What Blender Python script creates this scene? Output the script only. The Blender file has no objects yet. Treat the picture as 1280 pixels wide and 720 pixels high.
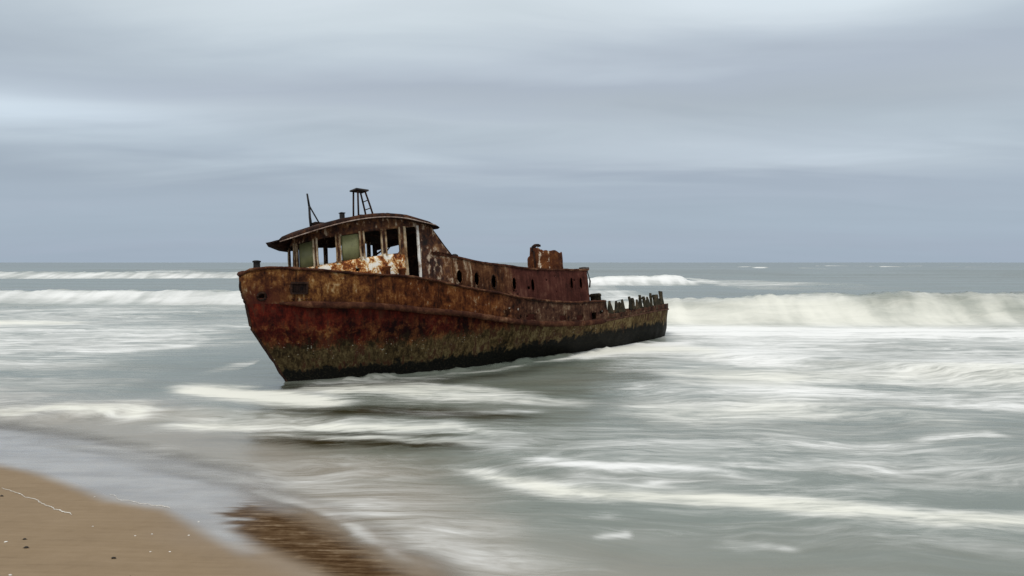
import bpy, bmesh, math, random
import numpy as np
from mathutils import Vector, Matrix, noise

random.seed(7)
R = math.radians
scene = bpy.context.scene
col = scene.collection

# ------------------------------------------------------------------ helpers
def link(name, me, mat=None, parent=None):
    o = bpy.data.objects.new(name, me)
    col.objects.link(o)
    mats = mat if isinstance(mat, (list, tuple)) else [mat]
    for m in mats:
        if m is not None:
            me.materials.append(m)
    if parent is not None:
        o.parent = parent
    return o

class MB:
    """collects vertices and faces, built as ONE mesh object"""
    def __init__(self):
        self.v, self.f = [], []
    def box(self, c, s, rot=None, jitter=0.0):
        M = rot if rot is not None else Matrix.Identity(3)
        b = len(self.v)
        for dz in (-.5, .5):
            for dx, dy in ((-.5, -.5), (.5, -.5), (.5, .5), (-.5, .5)):
                p = M @ Vector((dx * s[0], dy * s[1], dz * s[2]))
                p += Vector([random.uniform(-jitter, jitter) for _ in range(3)])
                self.v.append(tuple(Vector(c) + p))
        for q in ((0, 3, 2, 1), (4, 5, 6, 7), (0, 1, 5, 4), (1, 2, 6, 5), (2, 3, 7, 6), (3, 0, 4, 7)):
            self.f.append(tuple(b + i for i in q))
        return self
    def tube(self, pts, rad, n=8, cap=True, squash=None):
        pts = [Vector(p) for p in pts]
        rs = rad if isinstance(rad, (list, tuple)) else [rad] * len(pts)
        b = len(self.v)
        for i, p in enumerate(pts):
            d = (pts[min(i + 1, len(pts) - 1)] - pts[max(i - 1, 0)]).normalized()
            up = Vector((0, 0, 1)) if abs(d.z) < .95 else Vector((1, 0, 0))
            a = d.cross(up).normalized()
            c = a.cross(d).normalized()
            for k in range(n):
                t = 2 * math.pi * k / n
                ra = rs[i] * (squash[0] if squash else 1)
                rc = rs[i] * (squash[1] if squash else 1)
                self.v.append(tuple(p + a * (math.cos(t) * ra) + c * (math.sin(t) * rc)))
        for i in range(len(pts) - 1):
            for k in range(n):
                k2 = (k + 1) % n
                self.f.append((b + i * n + k, b + i * n + k2, b + (i + 1) * n + k2, b + (i + 1) * n + k))
        if cap:
            self.f.append(tuple(b + k for k in range(n))[::-1])
            self.f.append(tuple(b + (len(pts) - 1) * n + k for k in range(n)))
        return self
    def lathe(self, c, prof, n=16, axis=None):
        M = axis if axis is not None else Matrix.Identity(3)
        b = len(self.v)
        for r, z in prof:
            for k in range(n):
                t = 2 * math.pi * k / n
                self.v.append(tuple(Vector(c) + M @ Vector((r * math.cos(t), r * math.sin(t), z))))
        for i in range(len(prof) - 1):
            for k in range(n):
                k2 = (k + 1) % n
                self.f.append((b + i * n + k, b + i * n + k2, b + (i + 1) * n + k2, b + (i + 1) * n + k))
        self.f.append(tuple(b + k for k in range(n))[::-1])
        self.f.append(tuple(b + (len(prof) - 1) * n + k for k in range(n)))
        return self
    def prism(self, pts, off):
        """closed polygon (3-D points) extruded by a vector"""
        b = len(self.v); n = len(pts)
        for p in pts: self.v.append(tuple(p))
        for p in pts: self.v.append(tuple(Vector(p) + Vector(off)))
        self.f.append(tuple(b + i for i in range(n)))
        self.f.append(tuple(b + n + i for i in range(n))[::-1])
        for i in range(n):
            j = (i + 1) % n
            self.f.append((b + j, b + i, b + n + i, b + n + j))
        return self
    def build(self, name, mat, parent=None, smooth=False, bevel=0.0, solid=0.0, wob=0.0, sub=0):
        me = bpy.data.meshes.new(name)
        me.from_pydata(self.v, [], self.f)
        bm = bmesh.new(); bm.from_mesh(me)
        bmesh.ops.recalc_face_normals(bm, faces=bm.faces)
        if sub:
            bmesh.ops.subdivide_edges(bm, edges=bm.edges[:], cuts=sub, use_grid_fill=True)
        if wob:
            for v in bm.verts:
                v.co += noise.noise_vector(v.co * 5.0) * wob + noise.noise_vector(v.co * 17.0) * wob * .5
        bm.to_mesh(me); bm.free()
        me.validate()
        if smooth:
            me.polygons.foreach_set('use_smooth', [True] * len(me.polygons))
        o = link(name, me, mat, parent)
        if solid:
            m = o.modifiers.new('thickness', 'SOLIDIFY'); m.thickness = solid; m.offset = 0
        if bevel:
            m = o.modifiers.new('edge', 'BEVEL'); m.width = bevel; m.segments = 2; m.limit_method = 'ANGLE'
        return o

def tag(o, label=None, cat=None, group=None, kind=None):
    if label: o['label'] = label
    if cat: o['category'] = cat
    if group: o['group'] = group
    if kind: o['kind'] = kind
    return o

def pchip(x, y, q):
    """monotone cubic through (x, y), x increasing"""
    x = np.asarray(x, float); y = np.asarray(y, float); q = np.asarray(q, float)
    h = np.diff(x); d = np.diff(y) / h
    m = np.zeros_like(y)
    for i in range(1, len(x) - 1):
        if d[i - 1] * d[i] > 0:
            w1 = 2 * h[i] + h[i - 1]; w2 = h[i] + 2 * h[i - 1]
            m[i] = (w1 + w2) / (w1 / d[i - 1] + w2 / d[i])
    m[0], m[-1] = d[0], d[-1]
    i = np.clip(np.searchsorted(x, q) - 1, 0, len(x) - 2)
    t = np.clip((q - x[i]) / h[i], 0, 1)
    t2, t3 = t * t, t * t * t
    return ((2 * t3 - 3 * t2 + 1) * y[i] + (t3 - 2 * t2 + t) * h[i] * m[i]
            + (-2 * t3 + 3 * t2) * y[i + 1] + (t3 - t2) * h[i] * m[i + 1])

def tab(pts):
    p = sorted(pts)
    xs = [a for a, b in p]; ys = [b for a, b in p]
    return lambda q: pchip(xs, ys, q)

def sstep(a, b, x):
    t = np.clip((x - a) / (b - a), 0, 1)
    return t * t * (3 - 2 * t)

# ------------------------------------------------------------------ node helpers
class NT:
    def __init__(self, name):
        self.m = bpy.data.materials.new(name); self.m.use_nodes = True
        self.t = self.m.node_tree
        self.b = self.t.nodes['Principled BSDF']
        self.out = self.t.nodes['Material Output']
    def n(self, ty, **kw):
        nd = self.t.nodes.new(ty)
        for k, v in kw.items():
            setattr(nd, k, v)
        return nd
    def put(self, sock, v):
        if v is None: return
        if hasattr(v, 'is_output') or isinstance(v, bpy.types.NodeSocket):
            self.t.links.new(v, sock)
        else:
            try: sock.default_value = v
            except Exception: sock.default_value = (*v, 1.0)
    def coord(self, kind='Object', scale=(1, 1, 1), loc=(0, 0, 0), rot=(0, 0, 0)):
        tc = self.n('ShaderNodeTexCoord')
        if kind == 'World':
            tc = self.n('ShaderNodeNewGeometry'); s = tc.outputs['Position']
        else:
            s = tc.outputs[kind]
        mp = self.n('ShaderNodeMapping')
        self.put(mp.inputs['Vector'], s)
        mp.inputs['Scale'].default_value = scale
        mp.inputs['Location'].default_value = loc
        mp.inputs['Rotation'].default_value = rot
        return mp.outputs[0]
    def noise(self, vec, scale, detail=6, rough=.6, dist=0.0):
        nd = self.n('ShaderNodeTexNoise')
        self.put(nd.inputs['Vector'], vec)
        nd.inputs['Scale'].default_value = scale
        nd.inputs['Detail'].default_value = detail
        nd.inputs['Roughness'].default_value = rough
        nd.inputs['Distortion'].default_value = dist
        return nd.outputs['Fac']
    def math(self, op, a, b=None, c=None, clamp=False):
        nd = self.n('ShaderNodeMath', operation=op); nd.use_clamp = clamp
        self.put(nd.inputs[0], a)
        if b is not None: self.put(nd.inputs[1], b)
        if c is not None: self.put(nd.inputs[2], c)
        return nd.outputs[0]
    def step(self, v, lo, hi, o0=0.0, o1=1.0):
        nd = self.n('ShaderNodeMapRange'); nd.interpolation_type = 'SMOOTHSTEP'
        self.put(nd.inputs['Value'], v)
        self.put(nd.inputs['From Min'], lo); self.put(nd.inputs['From Max'], hi)
        self.put(nd.inputs['To Min'], o0); self.put(nd.inputs['To Max'], o1)
        return nd.outputs[0]
    def mix(self, f, a, b, blend='MIX'):
        nd = self.n('ShaderNodeMix'); nd.data_type = 'RGBA'; nd.blend_type = blend
        self.put(nd.inputs[0], f)
        self.put(nd.inputs[6], a if not isinstance(a, tuple) else (*a, 1) if len(a) == 3 else a)
        self.put(nd.inputs[7], b if not isinstance(b, tuple) else (*b, 1) if len(b) == 3 else b)
        return nd.outputs[2]
    def ramp(self, v, stops):
        nd = self.n('ShaderNodeValToRGB')
        e = nd.color_ramp.elements
        while len(e) > 1: e.remove(e[-1])
        e[0].position = stops[0][0]; e[0].color = (*stops[0][1], 1)
        for p, c in stops[1:]:
            k = e.new(p); k.color = (*c, 1)
        self.put(nd.inputs[0], v)
        return nd.outputs[0]
    def sep(self, vec):
        nd = self.n('ShaderNodeSeparateXYZ'); self.put(nd.inputs[0], vec)
        return nd.outputs
    def attr(self, name):
        nd = self.n('ShaderNodeAttribute'); nd.attribute_name = name
        return nd.outputs['Fac']
    def bump(self, hgt, strength, dist=.02):
        nd = self.n('ShaderNodeBump')
        self.put(nd.inputs['Height'], hgt)
        nd.inputs['Strength'].default_value = strength
        nd.inputs['Distance'].default_value = dist
        self.t.links.new(nd.outputs[0], self.b.inputs['Normal'])
    def fin(self, color=None, rough=None, spec=None, metal=None):
        self.put(self.b.inputs['Base Color'], color)
        self.put(self.b.inputs['Roughness'], rough)
        self.put(self.b.inputs['Specular IOR Level'], spec)
        self.put(self.b.inputs['Metallic'], metal)
        return self.m

RUST = [(.28, (.012, .007, .006)), (.40, (.050, .017, .010)), (.50, (.105, .033, .014)),
        (.60, (.17, .058, .018)), (.72, (.27, .105, .030))]
MAROON = [(.28, (.010, .004, .004)), (.46, (.044, .007, .005)), (.58, (.088, .012, .007)), (.70, (.125, .032, .014)), (.80, (.22, .13, .085))]

def rust_mat(name, ramp=RUST, paint=None, thr=(.60, .68), bumpy=.5, scale=1.0, shift=0.0, chip=None, gain=2.3):
    t = NT(name)
    co = t.coord('Object')
    st = t.coord('Object', (5 * scale, 5 * scale, .9 * scale))
    big = t.noise(co, 1.1 * scale, 3, .55)
    mid = t.noise(co, 3.6 * scale, 8, .70, .35)
    fine = t.noise(co, 26 * scale, 5, .7)
    stk = t.noise(st, 1.6, 6, .66)
    stk2 = t.noise(t.coord('Object', (15 * scale, 15 * scale, 4.5 * scale)), 1.0, 4, .7)
    v = t.math('ADD', t.math('MULTIPLY', big, .22), t.math('MULTIPLY', mid, .44))
    v = t.math('ADD', v, t.math('MULTIPLY', stk, .16))
    v = t.math('ADD', v, t.math('ADD', t.math('MULTIPLY', stk2, .08), t.math('MULTIPLY', fine, .10)))
    v = t.math('ADD', t.math('MULTIPLY', t.math('SUBTRACT', v, .5), gain), .5 + shift)
    c = t.ramp(v, ramp)
    if paint:
        k = t.math('ADD', t.math('MULTIPLY', stk, .55), t.math('MULTIPLY', mid, .45))
        k = t.step(k, thr[0], thr[1])
        c = t.mix(k, c, t.mix(fine, tuple(.6 * q for q in paint), paint))
    if chip:
        vo = t.n('ShaderNodeTexVoronoi'); t.put(vo.inputs['Vector'], co); vo.inputs['Scale'].default_value = 4.5
        k = t.math('MULTIPLY', t.step(t.math('ADD', vo.outputs['Distance'], t.math('MULTIPLY', fine, .25)), .27, .22), t.step(big, .5, .56))
        c = t.mix(k, c, chip)
    t.bump(t.math('ADD', mid, t.math('MULTIPLY', fine, .6)), bumpy, .03)
    return t.fin(c, .88, .06)

M = {}
M['rust'] = rust_mat('rusted_steel')
M['dark_rust'] = rust_mat('dark_rusted_steel', [(.3, (.008, .006, .006)), (.5, (.028, .015, .011)), (.7, (.075, .035, .02))])
M['rail_rust'] = rust_mat('rail_rust', [(.24, (.012, .006, .005)), (.44, (.044, .016, .010)), (.58, (.085, .034, .018)), (.72, (.17, .085, .045)), (.85, (.32, .24, .17))])
M['rail_aft'] = rust_mat('rail_aft', [(.24, (.014, .008, .006)), (.44, (.052, .024, .016)), (.6, (.10, .052, .032)), (.78, (.20, .13, .08))])
M['grey_iron'] = rust_mat('grey_corroded_iron', [(.3, (.012, .012, .013)), (.5, (.04, .037, .036)), (.7, (.10, .085, .075))])
M['frame_iron'] = rust_mat('weedy_iron', [(.3, (.010, .009, .008)), (.5, (.03, .026, .016)), (.7, (.085, .06, .035))])
M['roof_edge'] = rust_mat('roof_edge', [(.25, (.008, .006, .006)), (.48, (.026, .014, .011)), (.62, (.07, .030, .016)), (.8, (.17, .09, .05))])
M['lip'] = rust_mat('pale_lip', [(.3, (.10, .06, .045)), (.5, (.28, .2, .16)), (.7, (.5, .42, .36))])
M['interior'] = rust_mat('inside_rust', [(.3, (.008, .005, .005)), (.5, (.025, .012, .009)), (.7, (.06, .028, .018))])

def hull_lower():
    t = NT('hull_below_belt')
    co = t.coord('Object')
    st = t.coord('Object', (4, 4, .7))
    big = t.noise(co, .8, 4, .6)
    mid = t.noise(co, 3.2, 8, .70, .4)
    fine = t.noise(co, 22, 5, .7)
    stk = t.noise(st, 1.7, 6, .66)
    stk2 = t.noise(t.coord('Object', (13, 13, 5)), 1.0, 5, .7)
    def mixv(a, b, c_, d, gain, sh=0.0):
        gain = gain * 1.7
        v = t.math('ADD', t.math('MULTIPLY', big, a), t.math('MULTIPLY', t.math('ADD', t.math('MULTIPLY', mid, .55), t.math('MULTIPLY', stk2, .45)), b))
        v = t.math('ADD', v, t.math('MULTIPLY', stk, c_))
        v = t.math('ADD', v, t.math('MULTIPLY', fine, d))
        return t.math('ADD', t.math('MULTIPLY', t.math('SUBTRACT', v, .5), gain), .5 + sh)
    base = t.ramp(mixv(.34, .3, .22, .14, 1.7), MAROON)
    # brown rust blooms lower down
    z = t.sep(t.coord('World'))[2]
    ox = t.sep(co)[0]
    wob = t.math('MULTIPLY', t.math('SUBTRACT', t.math('ADD', t.math('MULTIPLY', mid, .6), t.math('MULTIPLY', stk, .6)), .6), 1.5)
    zz = t.math('ADD', z, wob)
    bloom = t.math('MULTIPLY', t.step(zz, 1.75, 1.25), t.step(mid, .46, .60))
    c = t.mix(bloom, base, t.ramp(mixv(.2, .4, .2, .2, 1.8), [(.3, (.022, .009, .006)), (.5, (.085, .030, .012)), (.66, (.17, .070, .024)), (.8, (.26, .15, .07))]))
    olive = t.ramp(mixv(.2, .35, .25, .2, 1.9), [(.22, (.012, .008, .005)), (.38, (.052, .033, .014)), (.52, (.118, .080, .035)), (.66, (.185, .138, .064)), (.82, (.30, .24, .14))])
    ol_lim = t.step(ox, -3.5, 6.5, 1.34, .92)
    k = t.step(t.math('SUBTRACT', zz, ol_lim), .16, -.16)
    olive = t.mix(t.math('MULTIPLY', t.step(t.math('ADD', ox, t.math('MULTIPLY', big, 4)), 4.5, 8.5), .62), olive, t.mix(t.step(stk2, .45, .62), (.018, .013, .007), (.075, .058, .028)))
    c = t.mix(k, c, olive)
    # salt and barnacle speckle inside the green band
    vo = t.n('ShaderNodeTexVoronoi'); t.put(vo.inputs['Vector'], co); vo.inputs['Scale'].default_value = 17
    spk = t.math('MULTIPLY', t.step(vo.outputs['Distance'], .28, .16), t.step(stk, .53, .6))
    spk = t.math('MULTIPLY', spk, t.math('MULTIPLY', t.step(z, .45, .6), t.step(z, 1.1, .8)))
    c = t.mix(spk, c, (.48, .46, .36))
    # rust showing through the weed
    rs = t.math('MULTIPLY', t.step(stk, .51, .57), t.step(big, .40, .52))
    c = t.mix(t.math('MULTIPLY', rs, .85), c, (.045, .016, .010))
    bl_lim = t.step(ox, -5, 6.5, .66, .34)
    k2 = t.step(t.math('SUBTRACT', t.math('ADD', z, t.math('MULTIPLY', wob, .75)), bl_lim), .07, -.07)
    c = t.mix(k2, c, t.mix(t.step(fine, .5, .66), (.008, .008, .007), (.03, .026, .017)))
    t.bump(t.math('ADD', mid, t.math('MULTIPLY', fine, .7)), .6, .03)
    wetr = t.step(z, .2, 1.0, .45, .82)
    return t.fin(c, wetr, .03)

def hull_upper():
    t = NT('hull_above_belt')
    co = t.coord('Object')
    st = t.coord('Object', (5, 5, .9))
    big = t.noise(co, .9, 4, .6)
    mid = t.noise(co, 3.4, 8, .70, .4)
    fine = t.noise(co, 24, 5, .7)
    stk = t.noise(st, 1.9, 6, .66)
    ox = t.sep(co)[0]; oz = t.sep(co)[2]
    stk2 = t.noise(t.coord('Object', (15, 15, 4.5)), 1.0, 5, .72)
    v = t.math('ADD', t.math('MULTIPLY', big, .2), t.math('MULTIPLY', mid, .40))
    v = t.math('ADD', v, t.math('ADD', t.math('MULTIPLY', stk, .16), t.math('ADD', t.math('MULTIPLY', fine, .10), t.math('MULTIPLY', stk2, .14))))
    v = t.math('ADD', t.math('MULTIPLY', t.math('SUBTRACT', v, .5), 3.3), .5)
    bow = t.ramp(v, [(.22, (.012, .005, .004)), (.40, (.054, .019, .008)), (.53, (.112, .043, .014)), (.64, (.19, .088, .027)), (.78, (.33, .22, .11)), (.9, (.48, .40, .30))])
    mids = t.ramp(v, [(.22, (.014, .005, .003)), (.40, (.062, .018, .007)), (.54, (.115, .036, .011)), (.70, (.19, .075, .024)), (.85, (.29, .18, .09))])
    aft = t.ramp(v, [(.26, (.010, .006, .005)), (.42, (.045, .019, .012)), (.58, (.088, .042, .025)), (.72, (.16, .10, .06)), (.85, (.34, .27, .19))])
    c = t.mix(t.step(t.math('ADD', ox, t.math('MULTIPLY', stk, 3.0)), 6.6, 9.0), mids, bow)
    c = t.mix(t.step(t.math('ADD', ox, t.math('MULTIPLY', mid, 1.5)), 3.6, 1.6), c, aft)
    # dark red paint left near the stem
    stem = t.math('MULTIPLY', t.step(t.math('ADD', ox, t.math('MULTIPLY', mid, 1.2)), 8.7, 9.3), t.step(oz, 2.3, 1.7))
    c = t.mix(t.math('MULTIPLY', stem, .85), c, (.05, .012, .009))
    fl = t.math('MULTIPLY', t.step(stk2, .60, .64), t.step(mid, .50, .58))
    c = t.mix(t.math('MULTIPLY', fl, .75), c, (.34, .26, .17))
    dk = t.math('MULTIPLY', t.step(stk2, .40, .35), t.step(stk, .54, .46))
    c = t.mix(t.math('MULTIPLY', dk, .8), c, (.012, .006, .005))
    # butt seams of the plates, dark where water sits
    fr = t.math('ABSOLUTE', t.math('SUBTRACT', t.math('FRACT', t.math('DIVIDE', t.math('ADD', ox, t.math('MULTIPLY', oz, .04)), 1.83)), .5))
    sm = t.math('MULTIPLY', t.step(fr, .012, .004), t.step(stk2, .40, .52))
    c = t.mix(t.math('MULTIPLY', sm, .75), c, (.018, .008, .006))
    # flakes of old white paint amidships
    vo = t.n('ShaderNodeTexVoronoi'); t.put(vo.inputs['Vector'], co); vo.inputs['Scale'].default_value = 3.6
    k = t.step(t.math('ADD', vo.outputs['Distance'], t.math('MULTIPLY', fine, .3)), .30, .25)
    k = t.math('MULTIPLY', k, t.math('MULTIPLY', t.step(ox, 3.6, 2.2), t.step(ox, -1.6, -.2)))
    k = t.math('MULTIPLY', k, t.step(mid, .5, .55))
    c = t.mix(k, c, (.5, .44, .37))
    t.bump(t.math('SUBTRACT', t.math('ADD', mid, t.math('MULTIPLY', fine, .6)), t.math('MULTIPLY', sm, .8)), .7, .035)
    return t.fin(c, .88, .06)

def house_mat():
    t = NT('deckhouse_paint')
    co = t.coord('Object')
    st = t.coord('Object', (5.5, 5.5, .8))
    big = t.noise(co, .9, 4, .6); mid = t.noise(co, 3.8, 8, .68, .4); fine = t.noise(co, 26, 5, .7); stk = t.noise(st, 1.6, 6, .66)
    ox = t.sep(co)[0]
    v = t.math('ADD', t.math('MULTIPLY', big, .28), t.math('ADD', t.math('MULTIPLY', mid, .3), t.math('ADD', t.math('MULTIPLY', stk, .3), t.math('MULTIPLY', fine, .12))))
    v = t.math('ADD', t.math('MULTIPLY', t.math('SUBTRACT', v, .5), 2.5), .5)
    fwd = t.ramp(v, [(.24, (.018, .008, .006)), (.42, (.070, .027, .012)), (.55, (.125, .055, .024)), (.70, (.23, .13, .065))])
    aft = t.ramp(v, [(.22, (.020, .008, .006)), (.45, (.058, .018, .013)), (.6, (.082, .028, .020)), (.80, (.15, .07, .045))])
    f = t.step(t.math('ADD', ox, t.math('MULTIPLY', mid, 1.0)), 1.3, 2.1)
    c = t.mix(f, aft, fwd)
    k = t.math('ADD', t.math('MULTIPLY', stk, .6), t.math('MULTIPLY', mid, .4))
    k = t.math('ADD', k, t.step(ox, .5, 4.5, -.05, .055))
    k = t.math('MULTIPLY', t.step(k, .53, .61), f)
    c = t.mix(t.math('MULTIPLY', k, .85), c, t.mix(fine, (.20, .135, .078), (.52, .40, .28)))
    t.bump(t.math('ADD', mid, t.math('MULTIPLY', fine, .6)), .5, .03)
    return t.fin(c, .88, .06)

def wheel_mat():
    t = NT('wheelhouse_paint')
    co = t.coord('Object')
    st = t.coord('Object', (6, 6, 1.3))
    big = t.noise(co, 1.6, 4, .6); mid = t.noise(co, 4.6, 7, .66, .5); fine = t.noise(co, 28, 5, .7); stk = t.noise(st, 1.5, 6, .66)
    sx = t.sep(co); ox, oz = sx[0], sx[2]
    v = t.math('ADD', t.math('MULTIPLY', big, .3), t.math('ADD', t.math('MULTIPLY', mid, .42), t.math('ADD', t.math('MULTIPLY', stk, .16), t.math('MULTIPLY', fine, .12))))
    v = t.math('ADD', t.math('MULTIPLY', t.math('SUBTRACT', v, .5), 2.5), .5)
    rust = t.ramp(v, [(.26, (.012, .007, .006)), (.42, (.050, .018, .010)), (.56, (.115, .045, .017)), (.72, (.25, .13, .055))])
    vh = t.math('ADD', t.math('MULTIPLY', t.math('SUBTRACT', t.math('ADD', t.math('MULTIPLY', mid, .8), t.math('MULTIPLY', fine, .2)), .5), 2.6), .5)
    hot = t.ramp(vh, [(.26, (.07, .017, .007)), (.42, (.27, .075, .015)), (.51, (.55, .26, .075)), (.59, (.78, .60, .34)), (.68, (.88, .83, .74))])
    line = t.step(ox, 5.8, 7.6, 2.80, 2.50)
    low = t.step(t.math('SUBTRACT', oz, line), .04, -.03)
    low = t.math('MULTIPLY', low, t.step(ox, 5.0, 5.2))
    tan = t.mix(fine, (.22, .145, .09), (.58, .46, .34))
    k = t.math('ADD', t.math('MULTIPLY', stk, .6), t.math('MULTIPLY', mid, .4))
    k = t.math('ADD', k, t.step(ox, 5.2, 4.4, -.012, .0))
    c = t.mix(t.step(k, .53, .58), rust, tan)
    c = t.mix(low, c, hot)
    t.bump(t.math('ADD', mid, t.math('MULTIPLY', fine, .6)), .5, .02)
    return t.fin(c, .8, .2)

M['hull_lower'] = hull_lower(); M['hull_upper'] = hull_upper(); M['house'] = house_mat(); M['wheel'] = wheel_mat()
M['white_post'] = rust_mat('white_post', [(.28, (.10, .05, .03)), (.4, (.40, .32, .26)), (.52, (.70, .66, .60)), (.7, (.82, .80, .76))])
M['tan_post'] = rust_mat('tan_post', [(.28, (.05, .025, .015)), (.4, (.16, .09, .045)), (.52, (.33, .23, .13)), (.7, (.52, .43, .31))])
M['funnel'] = rust_mat('funnel_rust', [(.24, (.016, .007, .005)), (.42, (.066, .022, .011)), (.55, (.12, .042, .015)), (.72, (.22, .09, .03))], paint=(.7, .6, .46), thr=(.565, .60))

def blind_mat():
    t = NT('olive_window_board')
    co = t.coord('Object'); n = t.noise(co, 3, 5, .6); f = t.noise(co, 30, 3, .5)
    c = t.ramp(n, [(.3, (.135, .135, .058)), (.6, (.20, .20, .088)), (.8, (.25, .245, .12))])
    c = t.mix(t.step(f, .62, .7), c, (.12, .10, .05))
    return t.fin(c, .55, .4)
M['blind'] = blind_mat()

# ------------------------------------------------------------------ the wreck
SHIP_LOC = (-0.1469, 24.3382, 0.0)
wreck = bpy.data.objects.new('shipwreck', None); col.objects.link(wreck)
wreck.matrix_world = Matrix.Translation(SHIP_LOC) @ Matrix.Rotation(R(-133.58), 4, 'Z') @ Matrix.Rotation(R(-2.5), 4, 'Y') @ Matrix.Rotation(R(8), 4, 'X')
tag(wreck, 'rusted steel tugboat wreck listing in the surf', 'shipwreck')

Bs = tab([(-9.0, 0), (-8.93, .4), (-8.7, .85), (-8.3, 1.17), (-7.57, 1.44), (-5, 1.80), (-3, 1.98), (0, 2.10), (2, 2.09), (3.99, 2.0), (5.05, 1.87),
          (5.77, 1.74), (6.52, 1.56), (7.29, 1.29), (7.99, .96), (8.73, .47), (9.02, .26), (9.14, .12), (9.18, 0)])
Zs = tab([(9.18, 2.24), (9.1, 2.36), (8.98, 2.42), (8.73, 2.44), (7.99, 2.37), (7.29, 2.29), (6.52, 2.22), (5.77, 2.17), (5.05, 2.11), (3.99, 1.94), (2.87, 1.78),
          (2.01, 1.68), (1.09, 1.57), (.32, 1.52), (-.88, 1.47), (-1.99, 1.5), (-3.05, 1.54), (-3.09, 1.10), (-5.03, 1.26), (-7.57, 1.5), (-9, 1.6)])
Zr = tab([(9.1, 1.6), (8.41, 1.56), (7.62, 1.48), (6.63, 1.43), (5.63, 1.34), (5.2, 1.29), (3.72, 1.15), (1.92, .93), (.4, .81), (-.96, .79), (-2.55, .84),
          (-4.34, 1.0), (-7.62, 1.29), (-9, 1.38)])
Bw = tab([(-8.9, 0), (-8.8, .35), (-8.5, .72), (-8.02, .96), (-5.9, 1.26), (-4, 1.38), (0, 1.44), (3.3, 1.41), (4.7, 1.26), (5.9, .86), (6.95, .50), (7.6, .24), (8.04, .02)])
Zw = tab([(-8.9, .25), (-8, .22), (-5.9, .08), (-4, -.02), (-2, -.1), (1.3, -.24), (3.3, -.35), (6, -.38), (8.1, -.37)])

NT_ = 300
tau = np.linspace(0, 1, NT_)
tt = .62 * tau + .38 * (.5 - .5 * np.cos(np.pi * tau))
def curve(x0, x1, bf, zf, src=None):
    x = x0 + (x1 - x0) * tt
    return x, bf(x), zf(x)
def remap(f, x0, x1, a, b):
    return lambda x: f(a + (x - x0) * (b - a) / (x1 - x0))
sheer = curve(-9, 9.18, Bs, Zs)
rail = curve(-9, 9.05, lambda x: .97 * remap(Bs, -9, 9.05, -9, 9.18)(x), Zr)
upper = curve(-9, 9.18, lambda x: .99 * Bs(x), lambda x: .45 * Zr(np.minimum(x, 9.1)) + .55 * Zs(x))
wl = curve(-8.9, 8.04, Bw, Zw)
def mid_curve(x1, k):
    x = -8.95 + (x1 + 8.95) * tt
    return x, wl[1] + (rail[1] - wl[1]) * k ** .75, wl[2] + (rail[2] - wl[2]) * k
m1 = mid_curve(8.45, .33); m2 = mid_curve(8.93, .70)
bilge = curve(-8.2, 7.6, lambda x: .74 * remap(Bw, -8.2, 7.6, -8.9, 8.04)(x), lambda x: np.full_like(x, -1.0))
keel = curve(-7.6, 7.1, lambda x: .06 + 0 * x, lambda x: np.full_like(x, -1.6))
CUR = [keel, bilge, wl, m1, m2, rail, upper, sheer]
SEG = [6, 10, 10, 9, 8, 7, 7]
rows = []; region = []
for i, s in enumerate(SEG):
    for j in range(s):
        k = j / s
        rows.append([(1 - k) * CUR[i][c] + k * CUR[i + 1][c] for c in range(3)]); region.append(1 if i >= 5 else 0)
rows.append(list(sheer))
HX = np.array([r[0] for r in rows]); HY = np.array([r[1] for r in rows]); HZ = np.array([r[2] for r in rows])
NR = len(rows)
# plate dents between the frames
for i in range(NR):
    for j in range(NT_):
        p = Vector((HX[i, j], HY[i, j], HZ[i, j]))
        edge = min(1.0, max(0.0, HY[i, j] / .5))
        d = noise.noise(p * 1.1) * .035 + noise.noise(p * 3.1) * .014
        d -= .012 * (math.cos(p.x * 2 * math.pi / .62) * .5 + .5) * (1 if HZ[i, j] > .2 else .4)
        HY[i, j] = max(0.0, HY[i, j] + d * edge)
        if i == NR - 1 and HX[i, j] < -3.1:      # torn plating edge
            HZ[i, j] += .03 * noise.noise(p * 6) + .02 * noise.noise(p * 19)
        elif i == NR - 1:
            HZ[i, j] += .012 * noise.noise(p * 3)
# tear at the forward end of the missing bulwark
for i in range(NR):
    for j in range(NT_):
        if region[min(i, NR - 2)] == 1 and -3.25 < HX[i, j] < -2.85:
            HX[i, j] += .05 * noise.noise(Vector((HZ[i, j] * 7, 1.3, 0)))

def hull_at(x, z, off=0.0):
    """point on the port side nearest (x, z) and its outward normal"""
    d = (HX - x) ** 2 + (HZ - z) ** 2
    i, j = np.unravel_index(np.argmin(d), d.shape)
    i = min(max(i, 1), NR - 2); j = min(max(j, 1), NT_ - 2)
    P = lambda a, b: Vector((HX[a, b], HY[a, b], HZ[a, b]))
    n = (P(i, j + 1) - P(i, j - 1)).cross(P(i + 1, j) - P(i - 1, j)).normalized()
    if n.y < 0: n = -n
    return Vector((x, HY[i, j], z)) + n * off, n

holes = [(2.02, 1.14, .14, .11), (.98, 1.03, .19, .10), (-.55, .985, .18, .10), (-1.42, .985, .17, .09), (-2.2, 1.03, .17, .10)]
def in_hole(x, z):
    for hx, hz, rx, rz in holes:
        w = .03 * noise.noise(Vector((x * 9, z * 9, 2)))
        if abs(x - hx) < rx + w and abs(z - hz) < rz + w: return True
    u = ((x - 8.80) / .075) ** 2 + ((z - 1.76) / .075) ** 2
    if u < 1: return True
    # rust-through pits
    if 1.0 < z < 1.6 and -2.9 < x < 2.0 and noise.noise(Vector((x * 5.5, z * 5.5, 7.7))) > .54: return True
    return False

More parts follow.
